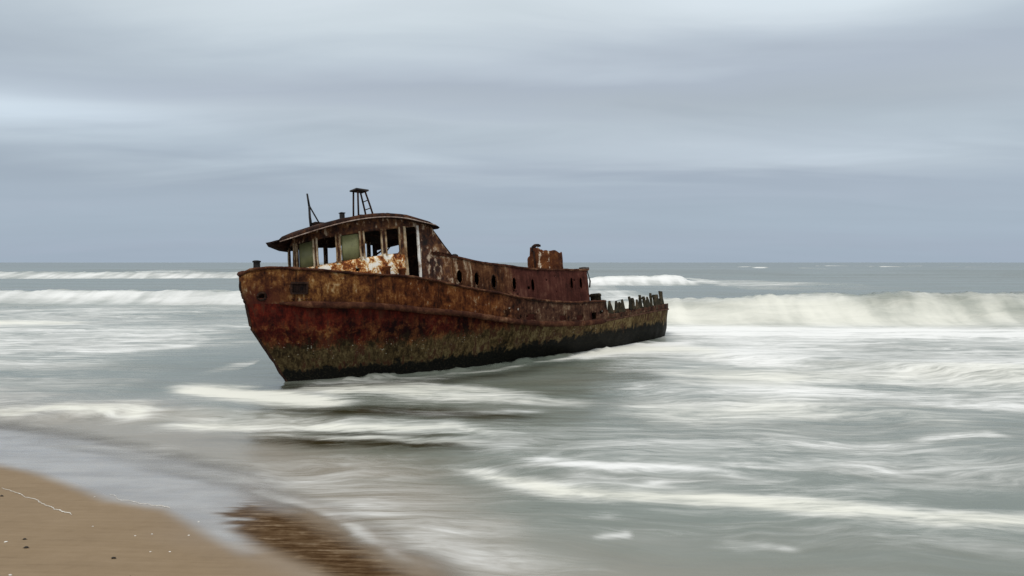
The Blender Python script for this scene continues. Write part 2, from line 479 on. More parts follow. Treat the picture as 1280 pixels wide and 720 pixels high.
def make_hull():
    vs = []; fs = []; mi = []
    idx = {}
    for side in (1, -1):
        for i in range(NR):
            for j in range(NT_):
                idx[side, i, j] = len(vs); vs.append((HX[i, j], side * HY[i, j], HZ[i, j]))
        for i in range(NR - 1):
            for j in range(NT_ - 1):
                cx = HX[i:i + 2, j:j + 2].mean(); cz = HZ[i:i + 2, j:j + 2].mean()
                if cz > .8 and in_hole(cx, cz): continue
                q = (idx[side, i, j], idx[side, i, j + 1], idx[side, i + 1, j + 1], idx[side, i + 1, j])
                fs.append(q if side < 0 else q[::-1]); mi.append(region[i])
    me = bpy.data.meshes.new('hull')
    me.from_pydata(vs, [], fs)
    me.materials.append(M['hull_lower']); me.materials.append(M['hull_upper'])
    me.polygons.foreach_set('material_index', mi)
    bm = bmesh.new(); bm.from_mesh(me)
    bmesh.ops.remove_doubles(bm, verts=bm.verts, dist=.0015)
    bmesh.ops.dissolve_degenerate(bm, edges=bm.edges, dist=.0008)
    bm.to_mesh(me); bm.free()
    me.polygons.foreach_set('use_smooth', [True] * len(me.polygons))
    o = bpy.data.objects.new('hull', me); col.objects.link(o); o.parent = wreck
    m = o.modifiers.new('plate', 'SOLIDIFY'); m.thickness = .035; m.offset = -1
    return o
make_hull()

# belt rail, bulwark cap
def along(xs, zf, side, off, dz=0.0):
    out = []
    for x in xs:
        p, n = hull_at(x, float(zf(x)), off)
        out.append(Vector((p.x, side * p.y, float(zf(x)) + dz)))
    return out
def smooth_path(pts, it=2):
    for _ in range(it):
        q = pts[:]
        for i in range(1, len(pts) - 1): q[i] = (pts[i - 1] + pts[i] * 2 + pts[i + 1]) / 4
        pts = q
    return pts
belt = MB()
for side in (1, -1):
    xs = np.linspace(8.45, -2.9, 110)
    pts = smooth_path(along(xs, Zr, side, .035))
    rs = [.02 + .062 * min(1, (8.45 - x) / .5) * (1 + .12 * noise.noise(Vector((x * 2.2, side, 0)))) * min(1, .5 + (x + 2.9) / .6) for x in xs]
    belt.tube(pts, rs, 10, squash=(.8, 1.05))
belt.build('rubbing_strake', M['rail_rust'], wreck, True, wob=.012)
belt = MB()
for side in (1, -1):
    xs = np.linspace(-2.85, -8.6, 60)
    belt.tube(smooth_path(along(xs, Zr, side, .012)), .03, 8)
belt.build('stern_strake', M['rail_aft'], wreck, True, wob=.008)
cap = MB()
pts = []
for side in (1, -1):
    js = [j for j in range(NT_) if sheer[0][j] > -3.0]
    a = [Vector((HX[-1, j], side * HY[-1, j], HZ[-1, j] + .012)) for j in js]
    pts = pts + (a if side == 1 else a[::-1][1:])
pts = [p for i, p in enumerate(pts) if i == 0 or (p - pts[i - 1]).length > .012]
cap.tube(smooth_path(pts, 3), [.048 * (1 + .25 * noise.noise(p * 2.5)) for p in pts], 8, squash=(1.25, .75))
cap.build('bulwark_cap', M['rail_rust'], wreck, True, wob=.014)
# light rail half way along the deckhouse foot, seen on the plating aft
seam = MB()
seam.tube(smooth_path(along(np.linspace(1.2, -2.9, 40), lambda x: Zs(x) - .03, 1, .02)), .022, 6)
seam.build('bulwark_seam', M['dark_rust'], wreck, True)

stem = MB()
stem_pts = [Vector((HX[i, -1] - .02, 0, HZ[i, -1])) for i in range(8, NR - 2)]
stem.tube([p + Vector((.018 * noise.noise(p * 5), 0, 0)) for p in smooth_path(stem_pts, 2)], [.045 * (1 + .35 * noise.noise(p * 4)) for p in stem_pts], 8)
stem.build('stem_bar', M['dark_rust'], wreck, True, wob=.01)
# decks
def deck(name, x0, x1, zf, inset, n=40):
    b = MB(); xs = np.linspace(x0, x1, n)
    for x in xs:
        p, _ = hull_at(float(x), float(zf(x)))
        y = max(.02, p.y - inset)
        b.v += [(float(x), -y, float(zf(x))), (float(x), 0, float(zf(x)) + .05), (float(x), y, float(zf(x)))]
    for i in range(n - 1):
        for k in range(2):
            b.f.append((i * 3 + k, i * 3 + k + 1, i * 3 + k + 4, i * 3 + k + 3))
    return b.build(name, M['dark_rust'], wreck, solid=.03)
deck('fore_deck', -2.9, 8.9, lambda x: float(Zr(x)) + .03, .05)
deck('aft_deck', -8.7, -2.95, lambda x: float(Zr(x)) - .12, .05)

# bow fittings on the plating: framed fairlead, hawse lip
fl = MB()
def plate_strip(b, x0, z0, x1, z1, w, th):
    p0, n0 = hull_at(x0, z0, .012); p1, n1 = hull_at(x1, z1, .012)
    d = (p1 - p0).normalized(); c = n0.cross(d).normalized()
    pts = [p0 - c * w / 2, p1 - c * w / 2, p1 + c * w / 2, p0 + c * w / 2]
    b.prism(pts, n0 * th)
for a in ((8.26, 2.05, 7.90, 2.03), (8.26, 1.80, 7.90, 1.78), (8.24, 1.80, 8.24, 2.05), (7.92, 1.78, 7.92, 2.03)):
    plate_strip(fl, *a, .05, .045)
fairlead = fl.build('fairlead_frame', M['dark_rust'], wreck, wob=.006)
fp = MB()
P = [hull_at(a, b, .006)[0] for a, b in ((8.23, 1.81), (7.93, 1.79), (7.93, 2.02), (8.23, 2.04))]
fp.prism(P, hull_at(8.08, 1.92)[1] * .008)
for s in (.35, .65):
    x = 8.23 - .3 * s
    plate_strip(fp, x, 1.82, x, 2.02, .03, .02)
fp.build('fairlead_plate', M['dark_rust'], fairlead)
hw = MB(); ring = []
for k in range(21):
    a = 2 * math.pi * k / 20
    ring.append(hull_at(8.80 + .085 * math.cos(a), 1.76 + .085 * math.sin(a), .0)[0])
hw.tube(ring, .03, 8, cap=False)
hawse = hw.build('hawse_pipe', M['dark_rust'], wreck, True)
pc, pn_ = hull_at(8.80, 1.76)
MB().lathe(pc - pn_ * .16, [(.13, 0), (.13, .02)], 16, pn_.to_track_quat('Z', 'Y').to_matrix()).build('hawse_dark_disc', M['interior'], hawse)  # added dark disc, stands in for the shade inside the pipe
for k in range(5):
    bolts = MB()
    p, n = hull_at(8.2 - .09 * k, 1.66 - .005 * k, .012)
    bolts.lathe(p, [(.026, -.02), (.026, .012), (.012, .024)], 8, n.to_track_quat('Z', 'Y').to_matrix())
    bolts.build('bolt', M['rail_rust'], wreck)

# bitts on the bulwark
def bitt(x, y, z, r, h):
    b = MB()
    b.lathe((x, y, z), [(r * 1.1, -.25), (r, 0), (r * .96, h * .82), (r * 1.22, h * .86), (r * 1.24, h * .96), (r * .9, h)], 14)
    b.build('bitt', M['grey_iron'] if y == 0 else M['rust'], wreck, True, wob=.01)
bitt(8.72, 0.0, 2.44, .085, .25)
bitt(5.95, 1.6, 2.15, .095, .29)
bitt(5.47, 1.62, 2.10, .095, .30)
bitt(5.95, -1.6, 2.15, .095, .29)

# ---- wheelhouse
XC, AA, BB, NN = 5.3, 2.3, 1.45, 2.3
def wh_pt(u):
    """u in metres along the plan outline from the port aft corner (4.25, 1.45) round the front"""
    if u <= XC - 4.25: return 4.25 + u, BB
    L = XC - 4.25
    if u >= L + ARC: return XC - (u - L - ARC), -BB
    k = np.interp(u - L, arc_s, arc_t)
    c, s = math.cos(k), math.sin(k)
    return XC + AA * abs(s) ** (2 / NN), BB * math.copysign(abs(c) ** (2 / NN), c)
arc_t = np.linspace(0, math.pi, 801)
ax = XC + AA * np.abs(np.sin(arc_t)) ** (2 / NN); ay = BB * np.sign(np.cos(arc_t)) * np.abs(np.cos(arc_t)) ** (2 / NN)
arc_s = np.concatenate([[0], np.cumsum(np.hypot(np.diff(ax), np.diff(ay)))]); ARC = float(arc_s[-1])
UT = 2 * (XC - 4.25) + ARC
def u_of(x, side=1, front_y=None):
    us = np.linspace(0, UT / 2, 1500); pp = np.array([wh_pt(u) for u in us])
    if front_y is not None: return float(us[np.argmin(abs(pp[:, 1] - front_y) + 10 * (pp[:, 0] < XC + .5))])
    return float(us[np.argmin(abs(pp[:, 0] - x))])
eave = lambda x: 3.82 - (.085 if x > 5.4 else .10) * (x - 5.4) ** 2
sill = lambda x: 2.5 + (7.6 - x) * .158
head = lambda x: 3.17 + (7.6 - x) * .160
wins = [('door', u_of(4.73), u_of(5.18)), ('open', u_of(5.36), u_of(5.80)), ('open', u_of(5.93), u_of(6.42)),
        ('pane', u_of(6.52), u_of(6.98)), ('open', u_of(7.06), u_of(0, 1, .70)), ('pane', u_of(0, 1, .62), u_of(0, 1, .06))]
allw = wins + [('open', UT - u_of(a), UT - u_of(b)) for a, b in ((4.98, 4.33), (5.78, 5.06), (6.42, 5.86))] + [('open', UT - b, UT - a) for k, a, b in wins[3:]]
br = sorted(set([0.0, UT] + [w[1] for w in allw] + [w[2] for w in allw]))
us = []
for a, b in zip(br[:-1], br[1:]):
    n = max(2, int((b - a) / .05)); us += list(np.linspace(a, b, n, endpoint=False))
us.append(UT)
RB, RW, RT = 16, 14, 6
def make_wheelhouse():
    b = MB(); nrow = RB + RW + RT + 1
    for u in us:
        x, y = wh_pt(u)
        zb, z1, z2, z3 = 1.35, sill(x), head(x), eave(x) - .02
        zs = list(np.linspace(zb, z1, RB, endpoint=False)) + list(np.linspace(z1, z2, RW, endpoint=False)) + list(np.linspace(z2, z3, RT + 1))
        for z in zs:
            w = noise.noise(Vector((x * 2, y * 2, z * 2))) * .012
            k = 1 - .018 * (z - 2.0)
            b.v.append((x + w, y * k + w, z))
    for i in range(len(us) - 1):
        um = (us[i] + us[i + 1]) / 2
        w = next((w for w in allw if w[1] < um < w[2]), None)
        first = w and us[i] - w[1] < 1e-6; last = w and abs(us[i + 1] - w[2]) < 1e-6
        for r in range(nrow - 1):
            q = [i * nrow + r, (i + 1) * nrow + r, (i + 1) * nrow + r + 1, i * nrow + r + 1]
            inside = w and (RB <= r < RB + RW or (w[0] == 'door' and r < RB + RW))
            if inside:
                lo = r == RB and w[0] != 'door'; hi = r == RB + RW - 1
                if lo and first: b.f.append((q[0], q[1], q[3]))
                elif lo and last: b.f.append((q[0], q[1], q[2]))
                elif hi and first: b.f.append((q[0], q[2], q[3]))
                elif hi and last: b.f.append((q[1], q[2], q[3]))
                continue
            x, y = wh_pt(um); z = b.v[q[0]][2]
            # rust-through pits, larger under the eave and low on the front
            if noise.noise(Vector((x * 6, y * 6, z * 6 + 3))) > (.62 if r > RB + RW else .70): continue
            b.f.append(tuple(q))
    return b.build('wheelhouse', M['wheel'], wreck, True, solid=.045)
wheelhouse = make_wheelhouse()
# window posts and frames standing a little proud
for kind, a, c in allw:
    for e in (a, c):
        fr = MB()
        x, y = wh_pt(e); x2, y2 = wh_pt(min(UT, max(0, e + .02))); d = Vector((x2 - x, y2 - y, 0)).normalized()
        n = Vector((d.y, -d.x, 0)); n = n if n.dot(Vector((x - 5.6, y, 0))) > 0 else -n
        p = Vector((x, y, 0)) + n * .02
        z0 = 1.5 if kind == 'door' else sill(x) - .03
        ww = .075 if kind == 'door' else .04
        q = [Vector((0, 0, 0))] * 4
        pts = [p - d * ww / 2, p + d * ww / 2, p + d * ww / 2 + n * .035, p - d * ww / 2 + n * .035]
        k0 = 1 - .018 * (z0 - 2); zt = head(x) + .03; k1 = 1 - .018 * (zt - 2)
        base = len(fr.v)
        m = 10
        for s in range(m + 1):
            z = z0 + (zt - z0) * s / m; kk = 1 - .018 * (z - 2)
            for v in pts:
                wv = noise.noise_vector(Vector((v.x * 3, v.y * 3, z * 4))) * .012
                fr.v.append((v.x + wv.x, v.y * kk + wv.y, z))
        for s in range(m):
            for g in range(4):
                fr.f.append((base + s * 4 + g, base + s * 4 + (g + 1) % 4, base + (s + 1) * 4 + (g + 1) % 4, base + (s + 1) * 4 + g))
        fr.f.append((base, base + 1, base + 2, base + 3)); fr.f.append(tuple(base + m * 4 + g for g in range(4)))
        fr.build('door_post' if kind == 'door' else 'window_post', M['white_post'] if kind == 'door' and e == a and a < 2 else M['tan_post'], wheelhouse, False)
    if kind == 'pane':
        pn = MB(); m = 8
        for i in range(m + 1):
            u = a + .015 + (c - a - .03) * i / m; x, y = wh_pt(u)
            for z in (sill(x) + .01, head(x) - .01):
                k = 1 - .018 * (z - 2); pn.v.append((x - .03, y * k * .985, z))
        for i in range(m): pn.f.append((2 * i, 2 * i + 2, 2 * i + 3, 2 * i + 1))
        o = pn.build('window_board', M['blind'], wheelhouse, True, solid=.02)
        o['label'] = 'olive green board still filling a wheelhouse window'

# raked wings and aft bulkhead behind the wheelhouse
for side in (1, -1):
    wing = MB(); nx, nz = 16, 24
    if side == -1: continue
    for i in range(nx + 1):
        for j in range(nz + 1):
            s = j / nz; z = 1.4 + (eave(4.3) - .03 - 1.4) * s
            xa = 3.52 if z < 2.9 else 3.52 + (4.22 - 3.52) * ((z - 2.9) / (eave(4.3) - .03 - 2.9)) ** .8
            x = 4.262 + (xa - 4.262) * i / nx
            p = Vector((x, side * (BB + .006) * (1 - .018 * (z - 2)), z))
            p.y += .02 * noise.noise(p * 2.4)
            wing.v.append(tuple(p))
    for i in range(nx):
        for j in range(nz):
            q = (i * (nz + 1) + j, (i + 1) * (nz + 1) + j, (i + 1) * (nz + 1) + j + 1, i * (nz + 1) + j + 1)
            wing.f.append(q)
    wg = wing.build('raked_wing', M['wheel'], wheelhouse, True, solid=.03)
    if side == 1:
        ed = MB()
        ed.tube([(4.23, 1.41, eave(4.3) - .04), (4.0, 1.42, 3.41), (3.75, 1.425, 3.13), (3.5, 1.43, 2.88)], .022, 6)
        ed.build('wing_edge', M['dark_rust'], wg, True)
        ed = MB()
        ed.tube([(4.26, 1.47, 2.93), (3.9, 1.475, 2.93), (3.5, 1.46, 2.88)], .02, 6)
        ed.build('wing_stiffener', M['rail_rust'], wg, True)
bk = MB()
for y0, y1, z0, z1 in ((-1.38, 1.38, 1.4, 2.72), (-1.37, 1.37, 3.38, 3.58), (.15, 1.37, 2.72, 3.38), (-1.37, -1.18, 2.72, 3.38)):
    bk.prism([(4.2, y0, z0), (4.2, y1, z0), (4.2, y1, z1), (4.2, y0, z1)], (-.03, 0, 0))
bk.build('aft_bulkhead', M['interior'], wheelhouse)

# wheelhouse roof: cambered plate, wide visor in front
RXC, RA, RBB, RN = 5.2, 2.85, 1.66, 2.5
def roof_ring(shrink, zoff, n=160):
    out = []
    for k in range(n):
        a = 2 * math.pi * k / n; c, s = math.cos(a), math.sin(a)
        A = RA if c > 0 else 1.22
        rn = RN if c > 0 else 14.0
        x = RXC + (A - shrink) * math.copysign(abs(c) ** (2 / rn), c)
        y = (RBB - shrink) * math.copysign(abs(s) ** (2 / rn), s)
        if x < 5.2: zoff = zoff * (1 - .45 * (5.2 - x))
        z = eave(x) + zoff - .02 + .05 * (1 - (y / RBB) ** 2)
        out.append((x, y, z))
    return out
def make_roof():
    b = MB(); n = 160
    rings = [roof_ring(.22, -.045), roof_ring(.02, -.045), roof_ring(-.01, -.02), roof_ring(0, .05), roof_ring(.05, .075), roof_ring(.35, .085), roof_ring(.8, .09), roof_ring(1.1, .09)]
    for r in rings: b.v += r
    for i in range(len(rings) - 1):
        for k in range(n):
            k2 = (k + 1) % n
            b.f.append((i * n + k, i * n + k2, (i + 1) * n + k2, (i + 1) * n + k))
    b.f.append(tuple((len(rings) - 1) * n + k for k in range(n)))
    # underside
    base = len(b.v)
    inner = roof_ring(.8, -.05); b.v += inner
    for k in range(n):
        k2 = (k + 1) % n
        b.f.append((k2, k, base + k, base + k2))
    b.f.append(tuple(base + k for k in range(n))[::-1])
    return b.build('wheelhouse_roof', M['roof_edge'], wheelhouse, True, wob=.010)
roof = make_roof()
vis = MB(); m = 40
for i in range(m + 1):
    u = UT / 2 + .15 + (UT * .40) * i / m
    x, y = wh_pt(u); x2, y2 = wh_pt(u + .02); d = Vector((x2 - x, y2 - y, 0)).normalized()
    n = Vector((d.y, -d.x, 0)); n = n if n.dot(Vector((x - 5.6, y, 0))) > 0 else -n
    s = min(1, i / 8, (m - i) / 8) ** .5
    p = Vector((x, y, 0)) + n * .03; ez = eave(min(x, 7.5)) - .05
    for off, dz in ((0, 0), (.28 * s + .02, -.02), (.56 * s + .03, -.07), (.50 * s + .02, -.16 * s - .02), (.24 * s + .01, -.29 * s - .02), (0, -.32 * s - .03)):
        q = p + n * off; vis.v.append((q.x, q.y, ez + dz))
for i in range(m):
    for k in range(6):
        k2 = (k + 1) % 6; vis.f.append((i * 6 + k, i * 6 + k2, (i + 1) * 6 + k2, (i + 1) * 6 + k))
vis.f.append(tuple(range(6))); vis.f.append(tuple(m * 6 + k for k in range(6)))
vis.build('visor', M['interior'], roof, True, wob=.012)
lip = MB()
ring = roof_ring(-.012, -.035)
seg = [Vector(p) for p in ring]
lip_pts = [p for p in seg[2:27]]
lip.tube([Vector(p) for p in seg[0:46]], [.014] * 46, 6)
lip.build('roof_lip', M['lip'], roof, True)

# roof fittings
mast = MB()
mast.tube([(6.95, -.3, 3.70), (6.98, -.3, 4.0), (6.985, -.3, 4.3)], [.042, .034, .028], 8)
mast.tube([(6.985, -.3, 4.3), (7.03, -.3, 4.64)], [.030, .024], 8)
mast_o = mast.build('mast_stump', M['grey_iron'], wreck, True)
MB().tube([(6.985, -.3, 4.32), (6.85, -.3, 4.1), (6.66, -.3, 3.80)], .02, 6).build('mast_stay', M['grey_iron'], mast_o, True)
MB().box((6.72, -.28, 3.83), (.34, .2, .07)).build('mast_step', M['dark_rust'], mast_o, wob=.01)
tower = MB()
tops = [(5.68, .12), (5.44, .12), (5.42, -.12), (5.66, -.12)]
bots = [(5.76, .20), (5.20, .22), (5.16, -.20), (5.66, -.20)]
tower_o = MB().box((5.55, 0, 4.83), (.42, .34, .045)).build('light_tower', M['grey_iron'], wreck, bevel=.006, wob=.006)
tower_o.rotation_euler = (0, 0, 0)
for (a, b), (c, d) in zip(tops, bots):
    MB().tube([(a, b, 4.81), ((a + c) / 2, (b + d) / 2, 4.37), (c, d, 3.88)], .026, 6).build('tower_leg', M['dark_rust'], tower_o, True)
def leg_pt(k, s):
    (a, b), (c, d) = tops[k], bots[k]
    return (a + (c - a) * s, b + (d - b) * s, 4.81 + (3.88 - 4.81) * s)
for s in (.28, .52, .80):
    MB().tube([leg_pt(1, s), leg_pt(2, s)], .014, 6).build('rung', M['dark_rust'], tower_o)
MB().tube([leg_pt(0, .78), leg_pt(1, .74)], .014, 6).build('rung', M['dark_rust'], tower_o)
MB().tube([leg_pt(0, .80), leg_pt(3, .80)], .014, 6).build('rung', M['dark_rust'], tower_o)
lamp = MB().box((6.36, .3, 3.93), (.11, .10, .22)).box((6.36, .3, 4.055), (.14, .13, .025))
lamp.build('lamp_box', M['grey_iron'], wreck, bevel=.008, wob=.006)
MB().box((5.42, 1.15, 3.93), (.3, .16, .07)).build('roof_bracket', M['grey_iron'], wreck, wob=.012)
MB().lathe((3.18, 1.2, 2.84), [(.06, 0), (.055, .05), (.11, .06), (.10, .10), (.05, .13)], 12).build('vent_cap', M['grey_iron'], wreck, True, wob=.012)
# wreckage inside the wheelhouse
MB().tube([(6.3, .2, 3.4), (5.9, .1, 2.85), (5.75, .1, 2.3)], .02, 6).build('broken_pipe', M['dark_rust'], wheelhouse, True)
MB().tube([(6.15, .5, 3.35), (6.25, .45, 2.9), (6.2, .4, 2.4)], .012, 6).build('broken_pipe', M['dark_rust'], wheelhouse, True)
MB().tube([(5.1, .3, 3.1), (5.4, .0, 2.85), (5.55, -.2, 2.6)], .028, 6).build('broken_pipe', M['dark_rust'], wheelhouse, True)
MB().tube([(4.6, .2, 3.4), (4.9, .1, 3.0), (5.0, .0, 2.5)], .02, 6).build('broken_pipe', M['dark_rust'], wheelhouse, True)

# ---- long deckhouse
HT = tab([(4.4, 2.90), (3.5, 2.86), (2.44, 2.74), (1.21, 2.68), (.15, 2.63), (-1.5, 2.66), (-2.77, 2.70)])
PORTS = [(4.07, 2.36, .125), (3.27, 2.27, .12), (2.59, 2.22, .11), (1.88, 2.16, .105), (.99, 2.11, .10), (.14, 2.09, .09), (-1.84, 2.2, .085), (-2.34, 2.21, .085)]
yh = lambda z: 1.45 - .05 * (z - 2)
def make_house():
    b = MB(); xs = np.linspace(4.24, -2.75, 190); nz = 44
    for side in (1, -1):
        base = len(b.v)
        for x in xs:
            zt = float(HT(x)); z0 = float(Zr(x)) - .05
            for j in range(nz + 1):
                z = z0 + (zt - z0) * j / nz
                xx = float(x)
                # pull vertices near a porthole rim on to it
                for px, pz, pr in PORTS:
                    rz = .20
                    u, v = (xx - px) / pr, (z - pz) / rz
                    rr = math.hypot(u, v)
                    if .72 < rr < 1.28 and rr > 0:
                        xx = px + u / rr * pr; z = pz + v / rr * rz; break
                y = yh(z) + .018 * noise.noise(Vector((x * 1.3, z * 1.3, side))) + .008 * noise.noise(Vector((x * 4, z * 4, side)))
                b.v.append((xx, side * y, z))
        for i in range(len(xs) - 1):
            for j in range(nz):
                q = [base + i * (nz + 1) + j, base + (i + 1) * (nz + 1) + j, base + (i + 1) * (nz + 1) + j + 1, base + i * (nz + 1) + j + 1]
                c = sum((Vector(b.v[k]) for k in q), Vector()) / 4
                if any(math.hypot((c.x - px) / pr, (c.z - pz) / .20) < .93 for px, pz, pr in PORTS): continue
                if noise.noise(Vector((c.x * 7, c.z * 7, 11.5 * side))) > .66: continue
                b.f.append(tuple(q))
    return b.build('deckhouse', M['house'], wreck, True, solid=.03)
house = make_house()
for k, (px, pz, pr) in enumerate(PORTS):
    for side in (1, -1):
        r = MB(); pts = []
        for a in range(25):
            t = 2 * math.pi * a / 24; z = pz + .205 * math.sin(t)
            pts.append((px + (pr + .006) * math.cos(t), side * (yh(z) + .014), z))
        r.tube(pts, .018, 6, cap=False)
        r.build('porthole_rim', M['house'] if k != 3 else M['dark_rust'], house, True, wob=.006)
rf = MB(); xs = np.linspace(4.2, -2.85, 60)
for x in xs:
    z = float(HT(x))
    for y, dz in ((-1.47, -.035), (-1.47, .02), (-.7, .07), (0, .09), (.7, .07), (1.47, .02), (1.47, -.035), (0, .03)):
        rf.v.append((float(x), y + .01 * noise.noise(Vector((x * 3, y, 0))), z + dz))
for i in range(len(xs) - 1):
    for k in range(8):
        k2 = (k + 1) % 8
        rf.f.append((i * 8 + k, i * 8 + k2, (i + 1) * 8 + k2, (i + 1) * 8 + k))
rf.f.append(tuple(range(8))); rf.f.append(tuple((len(xs) - 1) * 8 + k for k in range(8)))
rf.build('deckhouse_roof', M['rail_rust'], house, wob=.012)
aw = MB()
aw.prism([(-2.74, -1.40, .8), (-2.74, 1.40, .8), (-2.76, 1.38, 2.66), (-2.76, -1.38, 2.66)], (.03, 0, 0))
aw.build('aft_wall', M['house'], house)
MB().box((-2.72, 1.36, 2.74), (.34, .2, .075)).build('roof_bracket', M['grey_iron'], house, wob=.012)
MB().tube([(-2.80, 1.42, 2.66), (-2.92, 1.42, 2.3), (-2.86, 1.42, 2.08)], .03, 6).build('ladder_stile', M['grey_iron'], house, True)

# ---- broken funnel
fn = MB(); n = 60; m = 16
ctr = (-1.9, .32)
for k in range(n + 1):
    a = 2 * math.pi * k / n
    x = ctr[0] + .68 * math.copysign(abs(math.cos(a)) ** .8, math.cos(a)); y = ctr[1] + .50 * math.sin(a)
    top = 3.40 + .06 * noise.noise(Vector((a * 3, 0, 4))) + .03 * noise.noise(Vector((a * 9, 0, 4)))
    fwd = max(0, math.cos(a))
    top += .14 * fwd ** 4 - .06 * max(0, -math.cos(a))
    if math.sin(a) < -.2: top -= .25
    for j in range(m + 1):
        s = j / m
        lean = .02 * s
        fn.v.append((x + lean + .02 * noise.noise(Vector((x * 2, y * 2, s * 3))), y + .02 * noise.noise(Vector((x * 2 + 5, y * 2, s * 3))), 2.62 + (top - 2.62) * s))
for k in range(n):
    for j in range(m):
        q = (k * (m + 1) + j, (k + 1) * (m + 1) + j, (k + 1) * (m + 1) + j + 1, k * (m + 1) + j + 1)
        c = Vector(fn.v[q[0]])
        if noise.noise(c * 5.5) > .68: continue
        fn.f.append(q)
funnel = fn.build('funnel', M['funnel'], wreck, True, solid=.025)
cu = MB()
cu.prism([(-1.12, .34, 3.40), (-1.18, .34, 3.58), (-1.34, .35, 3.68), (-1.52, .36, 3.69), (-1.55, .36, 3.63), (-1.38, .35, 3.58), (-1.3, .35, 3.44)], (0, .06, 0))
cu.box((-1.52, .37, 3.64), (.14, .1, .07))
cu.build('torn_plate', M['dark_rust'], funnel, sub=1, wob=.02)
MB().tube([(-1.13, .5, 2.66), (-1.12, .5, 3.40)], .03, 6).build('funnel_edge', M['dark_rust'], funnel, True)

# ---- aft box and the bare bulwark frames
dk = MB()
dk.lathe((-3.72, 1.0, .8), [(.19, 0), (.19, 1.0), (.215, 1.02), (.215, 1.10), (.16, 1.12)], 14)
dk.build('deck_vent', M['frame_iron'], wreck, True, wob=.02)
rng = random.Random(3)
def stanchion(x, side, h, kind):
    zt = float(np.interp(x, sheer[0][sheer[0] < -3.1], sheer[2][sheer[0] < -3.1]))
    p, n = hull_at(x, zt - .05)
    p = Vector((x, side * (p.y - .05), zt - .12)); n = Vector((n.x, side * n.y, 0)).normalized()
    tdir = Vector((-n.y, n.x, 0)); tdir = tdir if tdir.x > 0 else -tdir
    b = MB()
    lean = n * -.02
    def post(o, w0, w1, hh, tl=0.0):
        q = []
        m = 6
        base = len(b.v)
        for s in range(m + 1):
            k = s / m; w = (w0 + (w1 - w0) * k) * (1 + .3 * noise.noise(Vector((x * 9, s * 1.7, o)))); c = p + tdir * (o + tl * k) + lean * k + Vector((0, 0, hh * k))
            for dt, dn in ((-w / 2, -.03), (w / 2, -.03), (w / 2, .03), (-w / 2, .03)):
                b.v.append(tuple(c + tdir * dt + n * dn))
        for s in range(m):
            for g in range(4):
                b.f.append((base + s * 4 + g, base + s * 4 + (g + 1) % 4, base + (s + 1) * 4 + (g + 1) % 4, base + (s + 1) * 4 + g))
        b.f.append(tuple(base + g for g in range(4))); b.f.append(tuple(base + m * 4 + g for g in range(4)))
    if kind == 'spike': post(0, .48, .05, h * 1.22)
    elif kind == 'twin':
        post(.13, .16, .10, h * 1.2); post(-.2, .28, .10, h * 1.1, .09)
        c = p + Vector((0, 0, h * .95)) - tdir * .02
        b.box(c, (.3, .06, .07), Matrix.Rotation(math.atan2(tdir.y, tdir.x), 3, 'Z'))
    else: post(0, .44, .24, h * 1.2); post(.2, .2, .09, h * .65)
    b.build('bulwark_frame', M['frame_iron'], wreck, sub=1, wob=.018)
for x, h, kind in ((-3.33, .48, 'spike'), (-3.78, .46, 'spike'), (-4.22, .48, 'spike'), (-4.85, .52, 'twin'), (-5.28, .40, 'spike'), (-5.72, .52, 'twin'), (-6.15, .42, 'spike'), (-6.55, .52, 'twin'), (-6.95, .46, 'post'), (-7.45, .54, 'post')):
    stanchion(x, 1, h, kind)
for x, h, kind in ((-5.0, .34, 'spike'), (-6.6, .36, 'spike'), (-8.2, .36, 'spike')):
    stanchion(x, -1, h, kind)

# ------------------------------------------------------------------ beach
SHORE = [(-80.0, 52.987), (-11.328, 12.987), (-8.829, 11.557), (-7.685, 10.997), (-6.595, 10.409), (-5.105, 9.336), (-4.218, 8.966), (-3.415, 8.205), (-2.867, 7.692), (-2.401, 7.297), (-1.981, 6.94), (-1.39, 6.32), (-0.718, 5.425), (0.0, 4.026), (8.0, 2.0), (60.0, -20.0)]          # dry sand / wet film, world metres
EDGE = [(-80.0, 59.979), (-13.051, 14.979), (-9.062, 12.987), (-7.504, 12.286), (-6.054, 11.557), (-4.654, 10.653), (-3.698, 9.952), (-3.042, 9.272), (-2.345, 8.569), (-1.745, 7.964), (-1.312, 7.479), (-0.838, 6.94), (-0.417, 6.32), (0.315, 4.748), (8.0, 2.6), (60.0, -19.0)]            # where the water begins to hide the sand
BROWN = ([(-3.502, 8.791), (-3.056, 8.205), (-2.659, 7.826), (-2.322, 7.563), (-1.906, 7.238), (-1.419, 6.8), (-0.806, 6.105)], [(-3.717, 9.336), (-3.544, 9.533), (-3.165, 9.336), (-2.501, 8.791), (-1.766, 8.059), (-1.327, 7.563), (-0.838, 6.94)])          # ripple patch: lower and upper limits
def line(pts):
    p = sorted(pts); xs = np.array([a for a, b in p]); ys = np.array([b for a, b in p])
    return lambda q: np.interp(q, xs, ys)
shore = line(SHORE); edge = line(EDGE)

